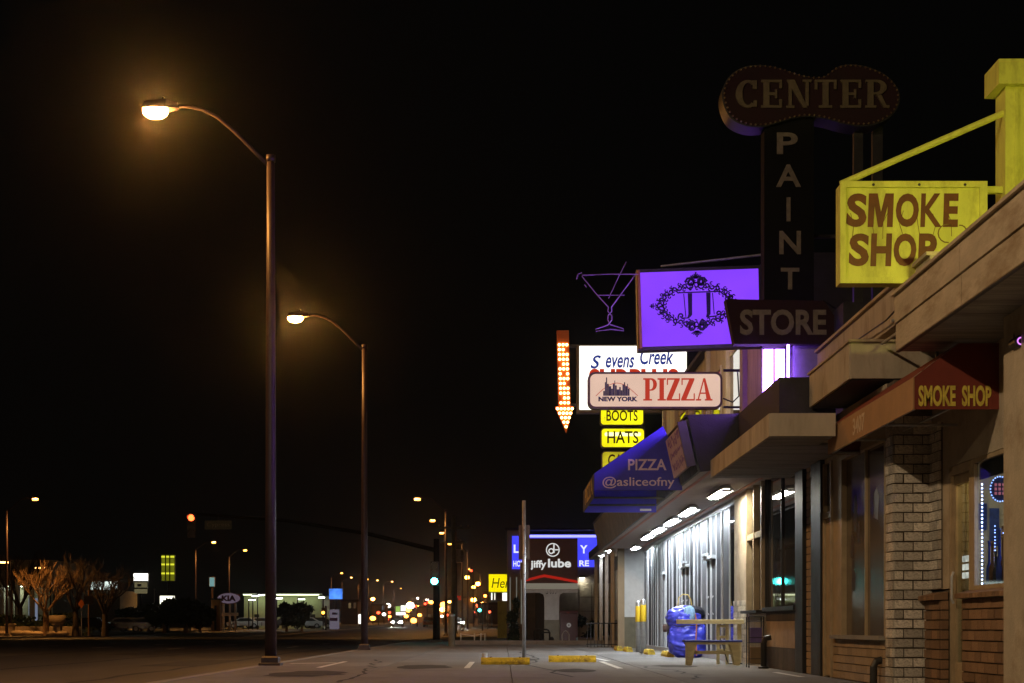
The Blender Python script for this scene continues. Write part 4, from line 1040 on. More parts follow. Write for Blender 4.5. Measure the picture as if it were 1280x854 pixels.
obj('lower_bag', crumple(blob((4.13,Yg,.42), .45, .32, .46, 3, 90, 70, amp=.05, sq=2.5), .055, 4.2, 2), TARP, t, smooth=True)
obj('upper_bag', crumple(blob((4.03,Yg-.02,.88), .40, .31, .28, 8, 90, 50, amp=.07, sq=2.0), .055, 4.6, 5), TARP, t, smooth=True)
obj('dark_cover', blob((4.13,Yg+.06,.98), .40, .30, .20, 5, amp=.10, sq=2.2), mat('black_plastic', (.012,.012,.02), .35, .3, 8, .4, 20), t, smooth=True)
obj('cloth_patch', blob((4.14,Yg-.27,.98), .13, .09, .17, 9, 16, 12), LTBLUE, t, smooth=True)
obj('strap', MB().tube([(4.27,Yg-.30,.98),(4.29,Yg-.37,.75),(4.27,Yg-.40,.4),(4.28,Yg-.42,.05)], .014, 6), mat('orange_strap', (.6,.2,.08), .7), t)
obj('hoop', MB().tube([(3.90,Yg,1.1),(3.93,Yg,1.34),(4.02,Yg,1.42),(4.14,Yg,1.41),(4.20,Yg,1.30),(4.23,Yg,1.1)], .013, 8), mat('hoop_yellow', (.6,.45,.12), .5), t)
obj('side_pouch', blob((3.62,Yg-.1,.66), .07, .07, .09, 4, 12, 8), mat('brown_pouch', (.10,.06,.05), .8), t, smooth=True)
obj('cord', MB().tube([(3.70,Yg-.1,.74),(3.9,Yg-.33,.70),(4.2,Yg-.37,.72),(4.45,Yg-.2,.73)], .012, 6), DKSTEEL, t)
# wire rack
Yr = 27.25
t = thing('wire_rack', (4.25,Yr,0), 'small black wire rack with boxes beside the dark shop window', 'rack')
x0, x1 = P(942,0,Yr).x-.05, P(961,0,Yr).x-.33+.0
x0, x1 = 4.15, 4.40
zz_ = [0.06,.42,.78]
for x in (x0,x1):
    for y in (Yr-.15,Yr+.12): obj('leg', MB().tube([(x,y,0),(x,y,.86)], .010, 6), BLACKP, t)
for z in zz_:
    m = MB()
    for j in range(5): m.tube([(x0+(x1-x0)*j/4,Yr-.15,z),(x0+(x1-x0)*j/4,Yr+.12,z)], .005, 5)
    m.tube([(x0,Yr-.15,z),(x1,Yr-.15,z)], .007, 5).tube([(x0,Yr+.12,z),(x1,Yr+.12,z)], .007, 5).tube([(x0,Yr-.15,z+.09),(x1,Yr-.15,z+.09)], .006, 5)
    obj('shelf', m, BLACKP, t)
for z, h, mt, lab in ((.068,.28,mat('cardboard', (.25,.17,.09), .85),'brown carton on the bottom shelf of the wire rack'),(.428,.25,mat('violet_box', (.14,.10,.30), .6),'violet carton on the middle shelf of the wire rack')):
    o = obj('carton', MB().cbox(4.18,4.37,Yr-.13,Yr+.08,z,z+h,.006), mt, None, (4.27,Yr,z)); tag(o, lab, 'box')
t = thing('standpipe', (4.30,26.5,0), 'short black elbow pipe standing on the pavement by the dark window', 'pipe')
obj('riser', MB().tube([(4.30,26.5,0),(4.30,26.5,.42),(4.33,26.5,.5),(4.42,26.5,.52)], .05, 10), BLACKP, t)
obj('flange', MB().lathe([(.09,0),(.09,.03),(.06,.04)], (4.30,26.5,0), 12), BLACKP, t)
# railing by the far end of the row
t = thing('railing', (3.4,53.5,0), 'low black bar railing beyond the far wheel stops', 'railing')
m = MB().box(2.75,4.3,53.48,53.52,.78,.82).box(2.75,4.3,53.48,53.52,.08,.11)
obj('rail', m, BLACKP, t)
for i in range(14): obj('baluster', MB().box(2.78+.115*i,2.80+.115*i,53.485,53.515,.0,.779), BLACKP, t)

# ================================================================== PORCH AND NEXT SHOP END
N_ = thing('porch_building', (4.6,58,0), 'cream porch with slim white posts at the far end of the row', 'building')
obj('wall', MB().box(4.45,9,54.2,66,-.02,3.5), JWALL, N_)
obj('roof', MB().box(3.5,9,54.0,66.2,3.5,3.75), DKROOF, N_)
obj('soffit', MB().box(3.52,4.44,54.05,66.1,3.44,3.498), SOFFITW, N_)
for y in (55.4,58.6,62.0,65.4): obj('post', MB().box(3.70,3.82,y,y+.12,-.02,3.44), WPOST, N_)
for y in (54.6,57.0,59.6,62.4): obj('wall_panel', MB().box(4.40,4.449,y,y+1.7,.95,2.9), mat('cream_panel', (.6,.53,.36), .7, .12), N_)
obj('base_course', MB().box(4.38,4.448,54.2,66,-.02,.9), KERB, N_)
for y, lab in ((56.6,'tube light under the porch roof nearer the wing wall'),(60.6,'tube light under the porch roof farther along')):
    t = thing('porch_light', (3.75,y,3.42), lab, 'light', 'porch tube lights')
    obj('housing', MB().box(3.62,3.90,y,y+1.2,3.40,3.438), WPOST, t)
    obj('tube', MB().tube([(3.76,y+.05,3.375),(3.76,y+1.15,3.375)], .022, 8), emit('porch_tube', (.9,.95,1), 90), t)

# ================================================================== SERVICE BUILDING AND MONUMENT SIGN
Yv = 82.0
J = thing('service_building', (3,Yv,0), 'tan service building with glowing blue sign band behind the monument sign', 'building')
q = lambda px, py: P(px, py, Yv)
obj('wall', MB().box(q(634,0).x,q(657,0).x,Yv-.6,Yv+8,.0,q(0,664).z), JWALL, J)
obj('wall', MB().box(q(657,0).x+.01,12,Yv,Yv+8,.0,q(0,668).z), mat('grey_plaster', (.22,.20,.17), .85), J)
obj('roof', MB().box(q(634,0).x-.1,12,Yv-.7,Yv+8.1,q(0,664).z+.01,q(0,661).z), DKROOF, J)
BLU = emit('blue_band', S(70,72,255), 1.1, .12, 1.0)
x0, x1 = q(658,0).x, q(746,0).x
obj('sign_band', MB().box(q(640,0).x,q(657,0).x-.02,Yv-.66,Yv-.602,q(0,712).z,q(0,671).z), BLU, J)
obj('sign_band', MB().box(x0,x1,Yv-.08,Yv-.002,q(0,709).z,q(0,671).z), BLU, J)
obj('neon_line', MB().box(x0-.2,x1+.3,Yv-.14,Yv-.082,q(0,672).z,q(0,669).z), emit('blue_neon', (.20,.20,1.0), 3.0), J)
WL = emit('white_letter', (.85,.88,1.0), 1.0)
for tx, px, py, yy, wd_, ht_ in (('L',642,692,-.662,.28,.42),('HOU',641.5,709,-.662,.55,.3),('Y',725,692,-.082,.38,.42),('RE',724,708,-.082,.5,.3)):
    obj('lettering', lettering(tx, (q(px,0).x,Yv+yy,q(0,py).z), XR, ZU, wd_, ht_, .02, .025), WL, J)
for px in (637,645,651): obj('lit_doorway', MB().box(q(px,0).x,q(px+1.2,0).x,Yv-.64,Yv-.61,q(0,780).z,q(0,722).z), emit('pale_doorway', (.5,.5,.42), .25), J)
for i in range(3):
    for j in range(4):
        x = q(724,0).x+.02+i*.62; obj('wall_block', MB().box(x,x+.59,Yv-.05-.012*((i+j)%2),Yv-.001,.05+j*.72,.74+j*.72), BLOCKW, J)
obj('service_door', MB().box(q(669,0).x,q(681,0).x,Yv-.05,Yv-.003,0,2.6), BLACKP, J)
wlp = obj('wall_lamp', MB().box(3.86,4.14,Yv-.3,Yv-.06,3.18,3.3), DKSTEEL, J)  # lamp added to brighten the block wall
obj('lens', MB().box(3.89,4.11,Yv-.28,Yv-.09,3.16,3.179), emit('added_wall_lamp_white', (1,.93,.75), 55.0), wlp)
# monument sign
Ym = 70.0
M_ = thing('monument_sign', (2.1,Ym,0), 'brown sign with white emblem over a T shaped post numbered 3497', 'sign')
q = lambda px, py: P(px, py, Ym)
obj('sign_face', MB().box(q(657,0).x,q(722,0).x,Ym,Ym+.5,q(0,729).z,q(0,673).z), BROWNSIGN, M_)
obj('swoosh', MB().prism([(q(657,0).x,q(0,724).z),(q(680,0).x,q(0,718).z),(q(700,0).x,q(0,721.5).z),(q(722,0).x,q(0,726).z),(q(722,0).x,q(0,729).z),(q(700,0).x,q(0,725).z),(q(680,0).x,q(0,721.5).z),(q(657,0).x,q(0,727).z)], (0,Ym-.004,0), XR, ZU, 0, .01), emit('red_swoosh', S(200,40,25), .6), M_)
obj('lower_band', MB().box(q(657,0).x,q(722,0).x,Ym-.02,Ym+.5,q(0,736).z,q(0,729.3).z), emit('cream_band', S(150,142,125), .55), M_)
obj('cross_beam', MB().box(q(657,0).x,q(722,0).x,Ym-.04,Ym+.5,q(0,741).z,q(0,736.3).z), WPOST, M_)
xl, xr = q(680.5,0).x, q(699,0).x
pp = [(xl,0),(xr,0),(xr,q(0,747).z),(xr+.04,q(0,743).z),(xr+.18,q(0,741.2).z),(xl-.18,q(0,741.2).z),(xl-.04,q(0,743).z),(xl,q(0,747).z)]
obj('stem', MB().prism(pp, (0,Ym-.03,0), XR, ZU, -.45, 0), WPOST, M_)
obj('stem_base', MB().box(xl-.01,xr+.01,Ym-.05,Ym-.031,.02,q(0,775).z), mat('grey_base', (.28,.26,.20), .8), M_)
WL2 = emit('white_letter_dim', (.9,.9,.88), .75)
m = lettering('jiffy', (q(663,0).x,Ym-.003,q(0,712.5).z), XR, ZU, q(683,0).x-q(663,0).x, .42, .01, .03)
lettering('lube', (q(685,0).x,Ym-.003,q(0,709.5).z), XR, ZU, q(716,0).x-q(685,0).x-.08, .38, .01, .03, 0, m)
obj('lettering', m, WL2, M_)
m = MB().prism(arc(q(691,0).x,q(0,687.5).z,.30,.255,0,359.9,28), (0,Ym-.003,0), XR, ZU, 0, .01)
m.prism(arc(q(689,0).x,q(0,689).z,.13,.075,0,359.9,18), (0,Ym-.003,0), XR, ZU, 0, .012)
c_ = q(692.4,684); m.box(c_.x-.03,c_.x+.03,Ym-.013,Ym-.003,c_.z-.26,c_.z+.12)
c_ = q(695.5,687.5); m.box(c_.x-.07,c_.x+.09,Ym-.0125,Ym-.003,c_.z-.02,c_.z+.03)
obj('emblem', m, WL2, M_)
obj('lettering', lettering('3497', (q(682.3,0).x,Ym-.034,q(0,742.7).z), XR, ZU, .52, .20, .006, .01), mat('number_ink', (.03,.03,.04), .6), M_)
sl = thing('added_spotlight', (2.0,66.9,.02), 'small ground spotlight added to light the monument sign', 'lamp')  # spotlight added to brighten the monument post
obj('stake', MB().tube([(2.0,66.9,.0),(2.0,66.9,.12)], .02, 6), DKSTEEL, sl)
obj('housing', MB().tube([(2.0,66.75,.12),(2.0,66.92,.18)], .09, 12), DKSTEEL, sl)
obj('lens', MB().prism([(.075*math.cos(2*math.pi*i/12),.075*math.sin(2*math.pi*i/12)) for i in range(12)], (2.0,66.935,.185), Vector((-1,0,0)), Vector((0,-.33,.944)), .0, .004), emit('spot_white', (.85,.93,1.0), 200.0), sl)
# trash enclosure with red gate
t = thing('waste_bin', (2.8,69,0.1), 'maroon bin cabinet with red curved stripe beside the monument post', 'bin')
q = lambda px, py: P(px, py, 69.)
x0, x1 = q(700.5,0).x, q(722,0).x
obj('body', MB().cbox(x0,x1,69,69.7,.02,q(0,766).z,.03), mat('maroon_bin', (.06,.014,.012), .5, .2), t)
obj('lid', MB().cbox(x0-.03,x1+.03,68.96,69.74,q(0,766).z+.002,q(0,763.5).z,.03), mat('maroon_lid', (.09,.02,.02), .5), t)
obj('stripe', MB().prism([(x0+.05,1.32),(x0+.35,1.27),(x1-.05,1.34),(x1-.05,1.38),(x0+.35,1.33),(x0+.05,1.38)], (0,68.998,0), XR, ZU, 0, .004), mat('red_stripe', (.6,.06,.03), .5), t)
obj('badge', MB().prism(arc(q(711,0).x,.75,.10,.03,0,359.9,16), (0,68.998,0), XR, ZU, 0, .004), WPOST, t)
# bicycle rack
t = thing('bicycle_rack', (1.4,64,.1), 'black looped bicycle rack in front of the monument sign', 'bicycle rack')
q = lambda px, py: P(px, py, 64.)
for (a_, b_, tp) in ((668,676,786),(675,687,787)):
    x0, x1, zt_ = q(a_,0).x, q(b_,0).x, q(0,tp).z
    obj('hoop', MB().tube([(x0,64,.06),(x0,64,zt_-.12),(x0+.05,64,zt_-.03),(x0+.12,64,zt_),(x1-.12,64,zt_),(x1-.05,64,zt_-.03),(x1,64,zt_-.12),(x1,64,.06)], .035, 8), BLACKP, t)
obj('cross_bar', MB().tube([(q(668,0).x,64,.45),(q(687,0).x,64,.45)], .03, 8), BLACKP, t)
t = thing('bike_hoop', (2.6,66.4,.0), 'small white hoop at the foot of the monument post', 'bicycle rack')
obj('hoop', MB().tube([(2.42,66.4,.0),(2.42,66.4,.35),(2.48,66.4,.48),(2.56,66.4,.52),(2.64,66.4,.48),(2.70,66.4,.35),(2.70,66.4,0)], .02, 8), WPOST, t)
obj('foot', MB().box(2.38,2.46,66.36,66.44,.02,.03).box(2.66,2.74,66.36,66.44,.02,.03), WPOST, t)
struct('step', MB().box(3.1,4.4,67,69,.0,.22), CONC)
# yellow rental sign
Yh = 95.
t = thing('rental_sign', (-.5,Yh,0), 'bright yellow lit sign on a yellow pillar left of the service building', 'sign')
q = lambda px, py: P(px, py, Yh)
obj('cabinet', MB().box(q(610.5,0).x,q(660,0).x,Yh,Yh+.4,q(0,740.5).z,q(0,717.5).z), mat('sign_frame', (.16,.12,.07)), t)
obj('lit_face', MB().box(q(611,0).x,q(659.5,0).x,Yh-.02,Yh-.001,q(0,740).z,q(0,718).z), emit('rental_yellow', S(255,232,0), 1.0), t)
obj('lettering', lettering('Hertz', (q(614.5,0).x,Yh-.022,q(0,735).z), XR, ZU, q(648,0).x-q(614.5,0).x, .58, .01, .0, .2), BLACKSIGN, t)
obj('pillar', MB().box(q(622,0).x,q(634,0).x,Yh,Yh+.5,0,q(0,752).z), SIGNYEL, t)
obj('tube', MB().box(q(614,0).x,q(615.5,0).x,Yh+.1,Yh+.2,q(0,750).z,q(0,741).z).box(q(618,0).x,q(619,0).x,Yh+.1,Yh+.2,q(0,750).z,q(0,741).z).box(q(628,0).x,q(634,0).x,Yh+.1,Yh+.2,q(0,751).z,q(0,741).z), emit('white_tube', (1,.98,.9), 1.5), t)

# ================================================================== BUSHES AND TREES
def leaf_crown(c, rx, ry, rz_, n, size, seed):
    rg = random.Random(seed); m = MB(); cl = []
    for _ in range(max(6, n//90)):
        while True:
            v = Vector((rg.uniform(-1,1), rg.uniform(-1,1), rg.uniform(-1,1)))
            if v.length < .92: break
        cl.append((v, rg.uniform(.25,.5)))
    for _ in range(n):
        v, r_ = rg.choice(cl)
        p_ = v+Vector((rg.gauss(0,1), rg.gauss(0,1), rg.gauss(0,1))).normalized()*r_*rg.uniform(.5,1)
        p_ = Vector((c[0]+p_.x*rx, c[1]+p_.y*ry, c[2]+p_.z*rz_))
        a = Vector((rg.gauss(0,1), rg.gauss(0,1), rg.gauss(0,1))).normalized(); b = a.orthogonal().normalized()
        s_ = size*rg.uniform(.6,1.3)
        m.add([p_-a*s_, p_+b*s_*.5, p_+a*s_, p_-b*s_*.5], [(0,1,2,3)])
    return m
def shrub(name, c, rx, rz_, n, size, label, cat, group, seed, trunk=True):
    x, y, z = c
    t = thing(name, (x,y,z), label, cat, group)
    obj('foliage' if cat == 'shrub' else 'crown', leaf_crown((x,y,z+rz_*1.05+(rz_*.5 if cat == 'tree' else 0)), rx, rx*.8, rz_, n, size, seed), LEAF, t)
    if trunk: obj('stem' if cat == 'shrub' else 'trunk', MB().tube([(x,y,z-.1),(x+.05,y,z+rz_*.6),(x-.05,y,z+rz_*1.5)], [.12*rx,.09*rx,.03*rx], 8), BARK, t)
    return t
shrub('shrub', (P(738,0,76).x,74,.0), .85, .72, 900, .13, 'leafy green shrub in front of the pale block wall', 'shrub', None, 21)
shrub('shrub', (P(640,0,78).x,76,.0), .6, 1.0, 600, .12, 'dark upright shrub left of the monument sign', 'shrub', None, 22)
FB = [(205,770,24,150,'dark rounded tree beneath the white lit board across the road'),(232,772,30,155,'broad dark tree right of the white lit board across the road'),(250,776,16,160,'small dark tree just left of the ochre kiosk'),
      (358,768,15,170,'dark clipped tree before the pale dealership wall, left of a pair'),(377,766,13,172,'dark clipped tree before the pale dealership wall, right of a pair'),(186,770,18,158,'dark tree beneath the cream panelled sign across the road'),(160,772,14,165,'small dark tree between bare tree and cream panelled sign')]
for i, (px, py, hw, Y, lab) in enumerate(FB):
    k = Y/F; rx = hw*k; g = gz(Y); top = P(0,py-hw*.75,Y).z; rzz = max(1.0, (top-g)/2.5)
    shrub('broadleaf_tree', (P(px,0,Y).x,Y,g), rx, rzz, 1500, .35, lab, 'tree', 'dark trees across the road', 30+i)
def bare_tree(px, Y, H, spread, label, seed, lean=0):
    rg = random.Random(seed); x = P(px,0,Y).x
    t = thing('bare_tree', (x,Y,0), label, 'tree', 'bare street trees')
    tr = MB(); br = MB()
    th = H*.33
    tr.tube([(x,Y,-.05),(x+.03,Y,th*.5),(x+lean*.2,Y,th)], [.28,.22,.2], 10)
    def grow(p, d, ln, r_, lev):
        q_ = [p]; dd = d.copy()
        for i in range(4):
            dd = (dd+Vector((rg.uniform(-.2,.2), rg.uniform(-.2,.2), rg.uniform(-.02,.18)))).normalized()
            q_.append(q_[-1]+dd*ln/4)
        br.tube(q_, [r_*(1-.14*i) for i in range(5)], 5 if lev < 2 else 4, cap=False)
        if lev < 3:
            for i in range(4 if lev == 0 else 5):
                b = q_[rg.choice((2,3,4))]
                nd = (dd+Vector((rg.uniform(-.8,.8), rg.uniform(-.8,.8), rg.uniform(-.1,.5)))).normalized()
                grow(b, nd, ln*rg.uniform(.5,.75), r_*.5, lev+1)
    for i in range(6):
        a = 2*math.pi*i/6+rg.uniform(-.3,.3)
        grow(Vector((x+lean*.2,Y,th*.95)), Vector((math.cos(a)*spread, math.sin(a)*spread, 1)).normalized(), H*.36, .11, 0)
    bk = BARK if seed == 1 else mat('shaded_bark', (.045,.032,.025), .9, .3, 5, .5, 25)  # darker bark copy paints shade onto every tree but the first
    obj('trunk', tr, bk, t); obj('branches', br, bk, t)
bare_tree(57, 118, 5.3, .8, 'bare pollarded tree lit orange behind the bowl planter', 1)
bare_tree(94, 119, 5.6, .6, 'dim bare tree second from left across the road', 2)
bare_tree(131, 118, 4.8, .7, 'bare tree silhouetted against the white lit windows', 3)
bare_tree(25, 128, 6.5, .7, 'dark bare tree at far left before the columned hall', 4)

# ================================================================== ACROSS THE ROAD
Yw = 140.
H_ = thing('columned_hall', (-40,Yw,gz(Yw)), 'pale hall with floodlit white columns at far left', 'building')
q = lambda px, py: P(px, py, Yw)
obj('wall', MB().box(-60,q(66,0).x,Yw,Yw+12,-.2,q(0,700).z), mat('hall_wall', (.34,.32,.24), .8), H_)
obj('cornice', MB().box(-60,q(68,0).x,Yw-1.6,Yw-.001,q(0,733).z,q(0,727).z), WPOST, H_)
for px in (3,8,19,27,45): obj('column', MB().tube([(q(px,0).x,Yw-1.2,0),(q(px,0).x,Yw-1.2,q(0,733).z)], .24, 12), WPOST, H_)
for px in (36,44): obj('window', MB().box(q(px,0).x,q(px+3,0).x,Yw-.05,Yw-.001,1.2,q(0,748).z), emit('hall_window', (.5,.58,.8), .28), H_)
obj('eave_light', MB().box(-58,q(30,0).x,Yw-.9,Yw-.5,q(0,734).z,q(0,733.2).z), emit('eave_lamp', (.8,.9,.65), 12.0), H_)
o = obj('hedge', leaf_crown((P(20,0,128).x,126,.8), 6.5, .7, 1.0, 2600, .2, 77), LEAF, None, (P(20,0,128).x,126,0)); tag(o, 'low dark clipped hedge before the columned hall', 'hedge')
gw = thing('garden_wall', (-34.6,121,0), 'low stone wall behind the planters across the road', 'wall')
q = lambda px, py: P(px, py, 121.)
for i in range(16):
    x = q(0,0).x+i*.38*1.0; obj('stone_block', MB().cbox(x,x+.365,121,121.4,0,q(0,783).z-.02*(i%2),.02), STONE, gw)
for px, lab in ((13,'squat stone gate pier at the far left kerb'),(72,'squat stone pier beneath the bowl planter across the road')):
    v = P(px,0,119.5)
    t = thing('stone_pier', (v.x,119.5,0), lab, 'pier', 'stone piers')
    obj('shaft', MB().cbox(v.x-.28,v.x+.28,119.2,119.8,0,.78,.02), STONE, t)
    obj('cap', MB().cbox(v.x-.34,v.x+.34,119.14,119.86,.782,.9,.03), STONE, t)
v = P(71,0,122.5)
t = thing('bowl_planter', (v.x,122.5,.0), 'wide round stone bowl planter on a stem across the road', 'planter')
obj('bowl', MB().lathe([(.45,0),(.62,.12),(.68,.35),(.68,.62),(.62,.66),(.5,.60)], (v.x,122.5,P(0,780,122.5).z), 18), STONE, t, smooth=True)
obj('stem', MB().lathe([(.3,0),(.2,.15),(.18,P(0,780,122.5).z-.1),(.42,P(0,780,122.5).z)], (v.x,122.5,0), 14), STONE, t, smooth=True)
for i, (px, r_, lab) in enumerate(((2,.35,'rounded boulder at the left edge of the far kerb'),(22,.4,'wide boulder right of the stone gate pier'),(34,.38,'boulder midway between the two stone piers'),(47,.33,'boulder left of the first bare tree trunk'),(64,.34,'boulder just left of the bowl planter pier'),(79,.36,'boulder just right of the bowl planter pier'))):
    v = P(px,0,117.8); m = blob((v.x,117.8,r_*.5), r_*1.3, r_, r_*.55, 40+i, 12, 8, .12, 2.0)
    tag(obj('boulder', m, STONE, None, (v.x,117.8,0), smooth=True), lab, 'boulder', 'boulders along the far kerb')
# slim poles and lamps over there
def post_lamp(px, Y, pyh, dx, label, col, st):
    x = P(px,0,Y).x; zt_ = P(0,pyh,Y).z; xh = P(px+dx,0,Y).x; g = gz(Y)
    t = thing('lot_lamp', (x,Y,g), label, 'street lamp', 'car park lamps')
    obj('pole', MB().tube([(x,Y,g-.1),(x,Y,zt_+.1)], .07, 8), POLEM, t)
    obj('arm', MB().tube([(x,Y,zt_+.1),(xh,Y,zt_+.1)], .04, 6), POLEM, t)
    s_ = .42
    obj('lamp_head', MB().box(xh-s_,xh+s_,Y-.2,Y+.2,zt_+.05,zt_+.2), POLEM, t)
    obj('lens', MB().box(xh-s_*.85,xh+s_*.85,Y-.17,Y+.17,zt_-.06,zt_+.049), emit(*col, st), t)
OR = ('lot_orange', (1.0,.40,.08)); WH = ('lot_white', (.9,1.0,.92))
post_lamp(14,125,703,-10,'short orange lamp by the columned hall at far left',('lot_orange_dim',(1.0,.45,.12)),12)
post_lamp(63,135,710,-13,'flat orange lamp above the first bare tree',('lot_orange_dim',(1.0,.45,.12)),12)
for i,(px,py,dx,lab) in enumerate(((311,750,4,'white dealership lamp at the left end of the pale wall'),(316,745,3,'white dealership lamp, second at the left end'),(322,744,4,'twin-like white dealership lamp beside the tall street pole'),(346,748,3,'white dealership lamp just right of the nearest street lamp pole'),(372,749,5,'white dealership lamp above the clipped trees'),(404,747,-2,'white dealership lamp left of the blue sign'))):
    post_lamp(px,195,py,dx,lab,WH,16)
t = thing('orange_sign', (P(102,0,116).x,116,0), 'small orange warning sign on a thin post by the second bare tree', 'sign')
v = P(102,755,116); obj('post', MB().tube([(v.x,116,0),(v.x,116,v.z-.2)], .035, 6), GALV, t); obj('sign_plate', MB().prism([(-.25,0),(0,-.34),(.25,0),(0,.34)], (v.x,115.95,v.z), XR, ZU, 0, .02), mat('orange_plate', (.8,.22,.03), .5), t)
t = thing('plain_post', (P(111,0,115).x,115,0), 'bare steel post between the second and third bare trees', 'post')
v = P(111,738,115); obj('post', MB().tube([(v.x,115,0),(v.x,115,v.z)], .06, 8), mat('rust_post', (.3,.16,.08), .7), t); obj('sign_plate', MB().box(v.x-.35,v.x+.35,114.92,114.94,v.z-1.0,v.z-.4), mat('plate_back', (.1,.07,.05)), t)
# lit boards
def board(name, l, r_, t_, b_, Y, mt, label, cat='sign', text=None, tm=None, legs=True, bold=.02):
    x0, x1, z0, z1 = frontal(l,r_,t_,b_,Y); g = gz(Y)
    t = thing(name, ((x0+x1)/2,Y,g), label, cat)
    obj('cabinet', MB().box(x0-.05,x1+.05,Y+.01,Y+.4,z0-.05,z1+.05), mat('sign_frame', (.16,.12,.07)), t)
    obj('lit_face', MB().box(x0,x1,Y-.02,Y+.009,z0,z1), mt, t)
    if text: obj('lettering', lettering(text, (x0+(x1-x0)*.1,Y-.022,z0+(z1-z0)*.2), XR, ZU, (x1-x0)*.8, (z1-z0)*.6, .01, bold), tm, t)
    if legs: obj('post', MB().tube([((x0+x1)/2,Y+.2,g-.1),((x0+x1)/2,Y+.2,z0)], .14, 8), POLEM, t)
    return t
t = board('lit_board', 167,185,717,726,160,emit('board_white', (1,1,.93), 2.2),'white glowing sign over a cream panel above dark trees')
x0, x1, z0, z1 = frontal(168,184,728,742,160)
obj('lower_panel', MB().box(x0,x1,160.0,160.1,z0,z1), emit('cream_dim', S(105,98,70), .8), t)
obj('panel_bar', MB().box(x0,x1,159.95,159.99,z0+.45,z0+.6).box(x0+.3,x0+.7,159.95,159.99,z0+.7,z0+.95), DKSTEEL, t)
board('lit_board', 200,218,745,755,158,emit('board_yellowwhite', (1,1,.80), 2.0),'low white yellow glowing board under the tall yellow sign')
t = board('lit_board', 202,218,694,726,165,emit('board_olive', S(96,98,16), 1.0, .6, .5),'tall dim yellow sign with bright horizontal tubes')
x0, x1, z0, z1 = frontal(202,218,694,726,165)
for f_ in (.25,.6,.9): obj('tube', MB().box(x0,x1,164.9,164.95,z0+(z1-z0)*f_,z0+(z1-z0)*f_+.18), emit('tube_yellow', S(235,235,60), 1.0), t)
for f_ in (.33,.66): obj('mullion', MB().box(x0+(x1-x0)*f_-.06,x0+(x1-x0)*f_+.06,164.85,164.89,z0,z1), DKSTEEL, t)
W2 = thing('glazed_showroom', (P(130,0,170).x,170,gz(170)), 'showroom with bright white clerestory behind the third bare tree', 'building')
q = lambda px, py: P(px, py, 170.)
obj('wall', MB().box(q(112,0).x,q(150,0).x,170,178,0,q(0,738).z), mat('hall_wall', (.34,.32,.24)), W2)
obj('roof', MB().box(q(111,0).x,q(152,0).x,169.5,178.5,q(0,726).z,q(0,723).z), DKROOF, W2)
for i in range(6): obj('clerestory_pane', MB().box(q(114+5.6*i,0).x,q(119+5.6*i,0).x,169.9,169.99,q(0,737).z,q(0,727).z), emit('clerestory', (.85,1,.92), 1.1), W2)
t = thing('flagpole', (P(193,0,150).x,150,gz(150)), 'thin pale flagpole between the two lit boards', 'pole')
v = P(193,738,150); obj('pole', MB().tube([(v.x,150,gz(150)),(v.x,150,v.z)], [.07,.04], 8), WPOST, t); obj('finial', MB().ball((v.x,150,v.z+.08), .1), WPOST, t)
# dealership
D_ = thing('dealership', (P(350,0,215).x,215,gz(215)), 'long pale green floodlit dealership wall behind parked cars', 'building')
q = lambda px, py: P(px, py, 215.)
obj('wall', MB().box(q(305,0).x,q(402,0).x,215,225,gz(215)-.3,q(0,744).z), mat('pale_green_wall', (.55,.60,.38), .8, .1), D_)
obj('parapet', MB().box(q(304,0).x,q(403,0).x,214.6,214.99,q(0,744).z,q(0,742).z), WPOST, D_)
obj('eave_light', MB().box(q(306,0).x,q(400,0).x,213.6,214.0,q(0,744.2).z,q(0,743.6).z), emit('dealer_strip', (.9,1,.62), 5.5), D_)
for px in (318,352,388): obj('door', MB().box(q(px,0).x,q(px+6,0).x,214.9,214.99,gz(215)-.2,q(0,768).z), DKPANE, D_)
K_ = thing('brand_pylon', (P(286,0,180).x,180,gz(180)), 'white oval sign with dark red letters on a stepped pylon', 'sign')
q = lambda px, py: P(px, py, 180.)
c_ = q(286,748)
oval = [(math.cos(2*math.pi*i/24)*1.28, math.sin(2*math.pi*i/24)*.58) for i in range(24)]
obj('rim', MB().prism([(a*1.08,b*1.12) for a,b in oval], (c_.x,180,c_.z), XR, ZU, -.3, 0), mat('dark_red', (.12,.02,.03), .5), K_)
obj('lit_face', MB().prism(oval, (c_.x,180,c_.z), XR, ZU, .001, .02), emit('oval_face', S(150,130,150), .3), K_)
obj('lettering', lettering('KIA', (c_.x-.8,179.978,c_.z-.32), XR, ZU, 1.6, .64, .02, .05), mat('dark_red_letters', (.10,.01,.03), .6), K_)
for px in (278,286,293): obj('leg', MB().box(q(px,0).x,q(px+2.2,0).x,180,180.3,gz(180)-.2,c_.z-.4), WPOST, K_)
obj('panel', MB().box(q(277,0).x,q(298,0).x,179.9,179.99,q(0,770).z,q(0,766).z), WPOST, K_)
t = thing('kiosk', (P(269,0,176).x,176,gz(176)), 'ochre lit kiosk tower left of the oval sign', 'kiosk')
q = lambda px, py: P(px, py, 176.)
obj('wall', MB().box(q(264,0).x,q(275,0).x,176,177,gz(176)-.2,q(0,750).z), mat('ochre_wall', (.5,.25,.07), .8), t)
obj('roof', MB().box(q(263,0).x,q(276,0).x,175.8,177.2,q(0,750).z,q(0,748).z), DKROOF, t)
obj('door', MB().box(q(268,0).x,q(270.5,0).x,175.9,175.99,gz(176),q(0,757).z), BLACKP, t)
obj('wall_lamp', MB().ball(tuple(q(260,760)), .14), emit('kiosk_lamp', (1,.62,.2), 10), t)
board('lit_board', 262,268,722,733,185,emit('board_teal', S(120,165,165), .8),'small pale teal sign over the kiosk')
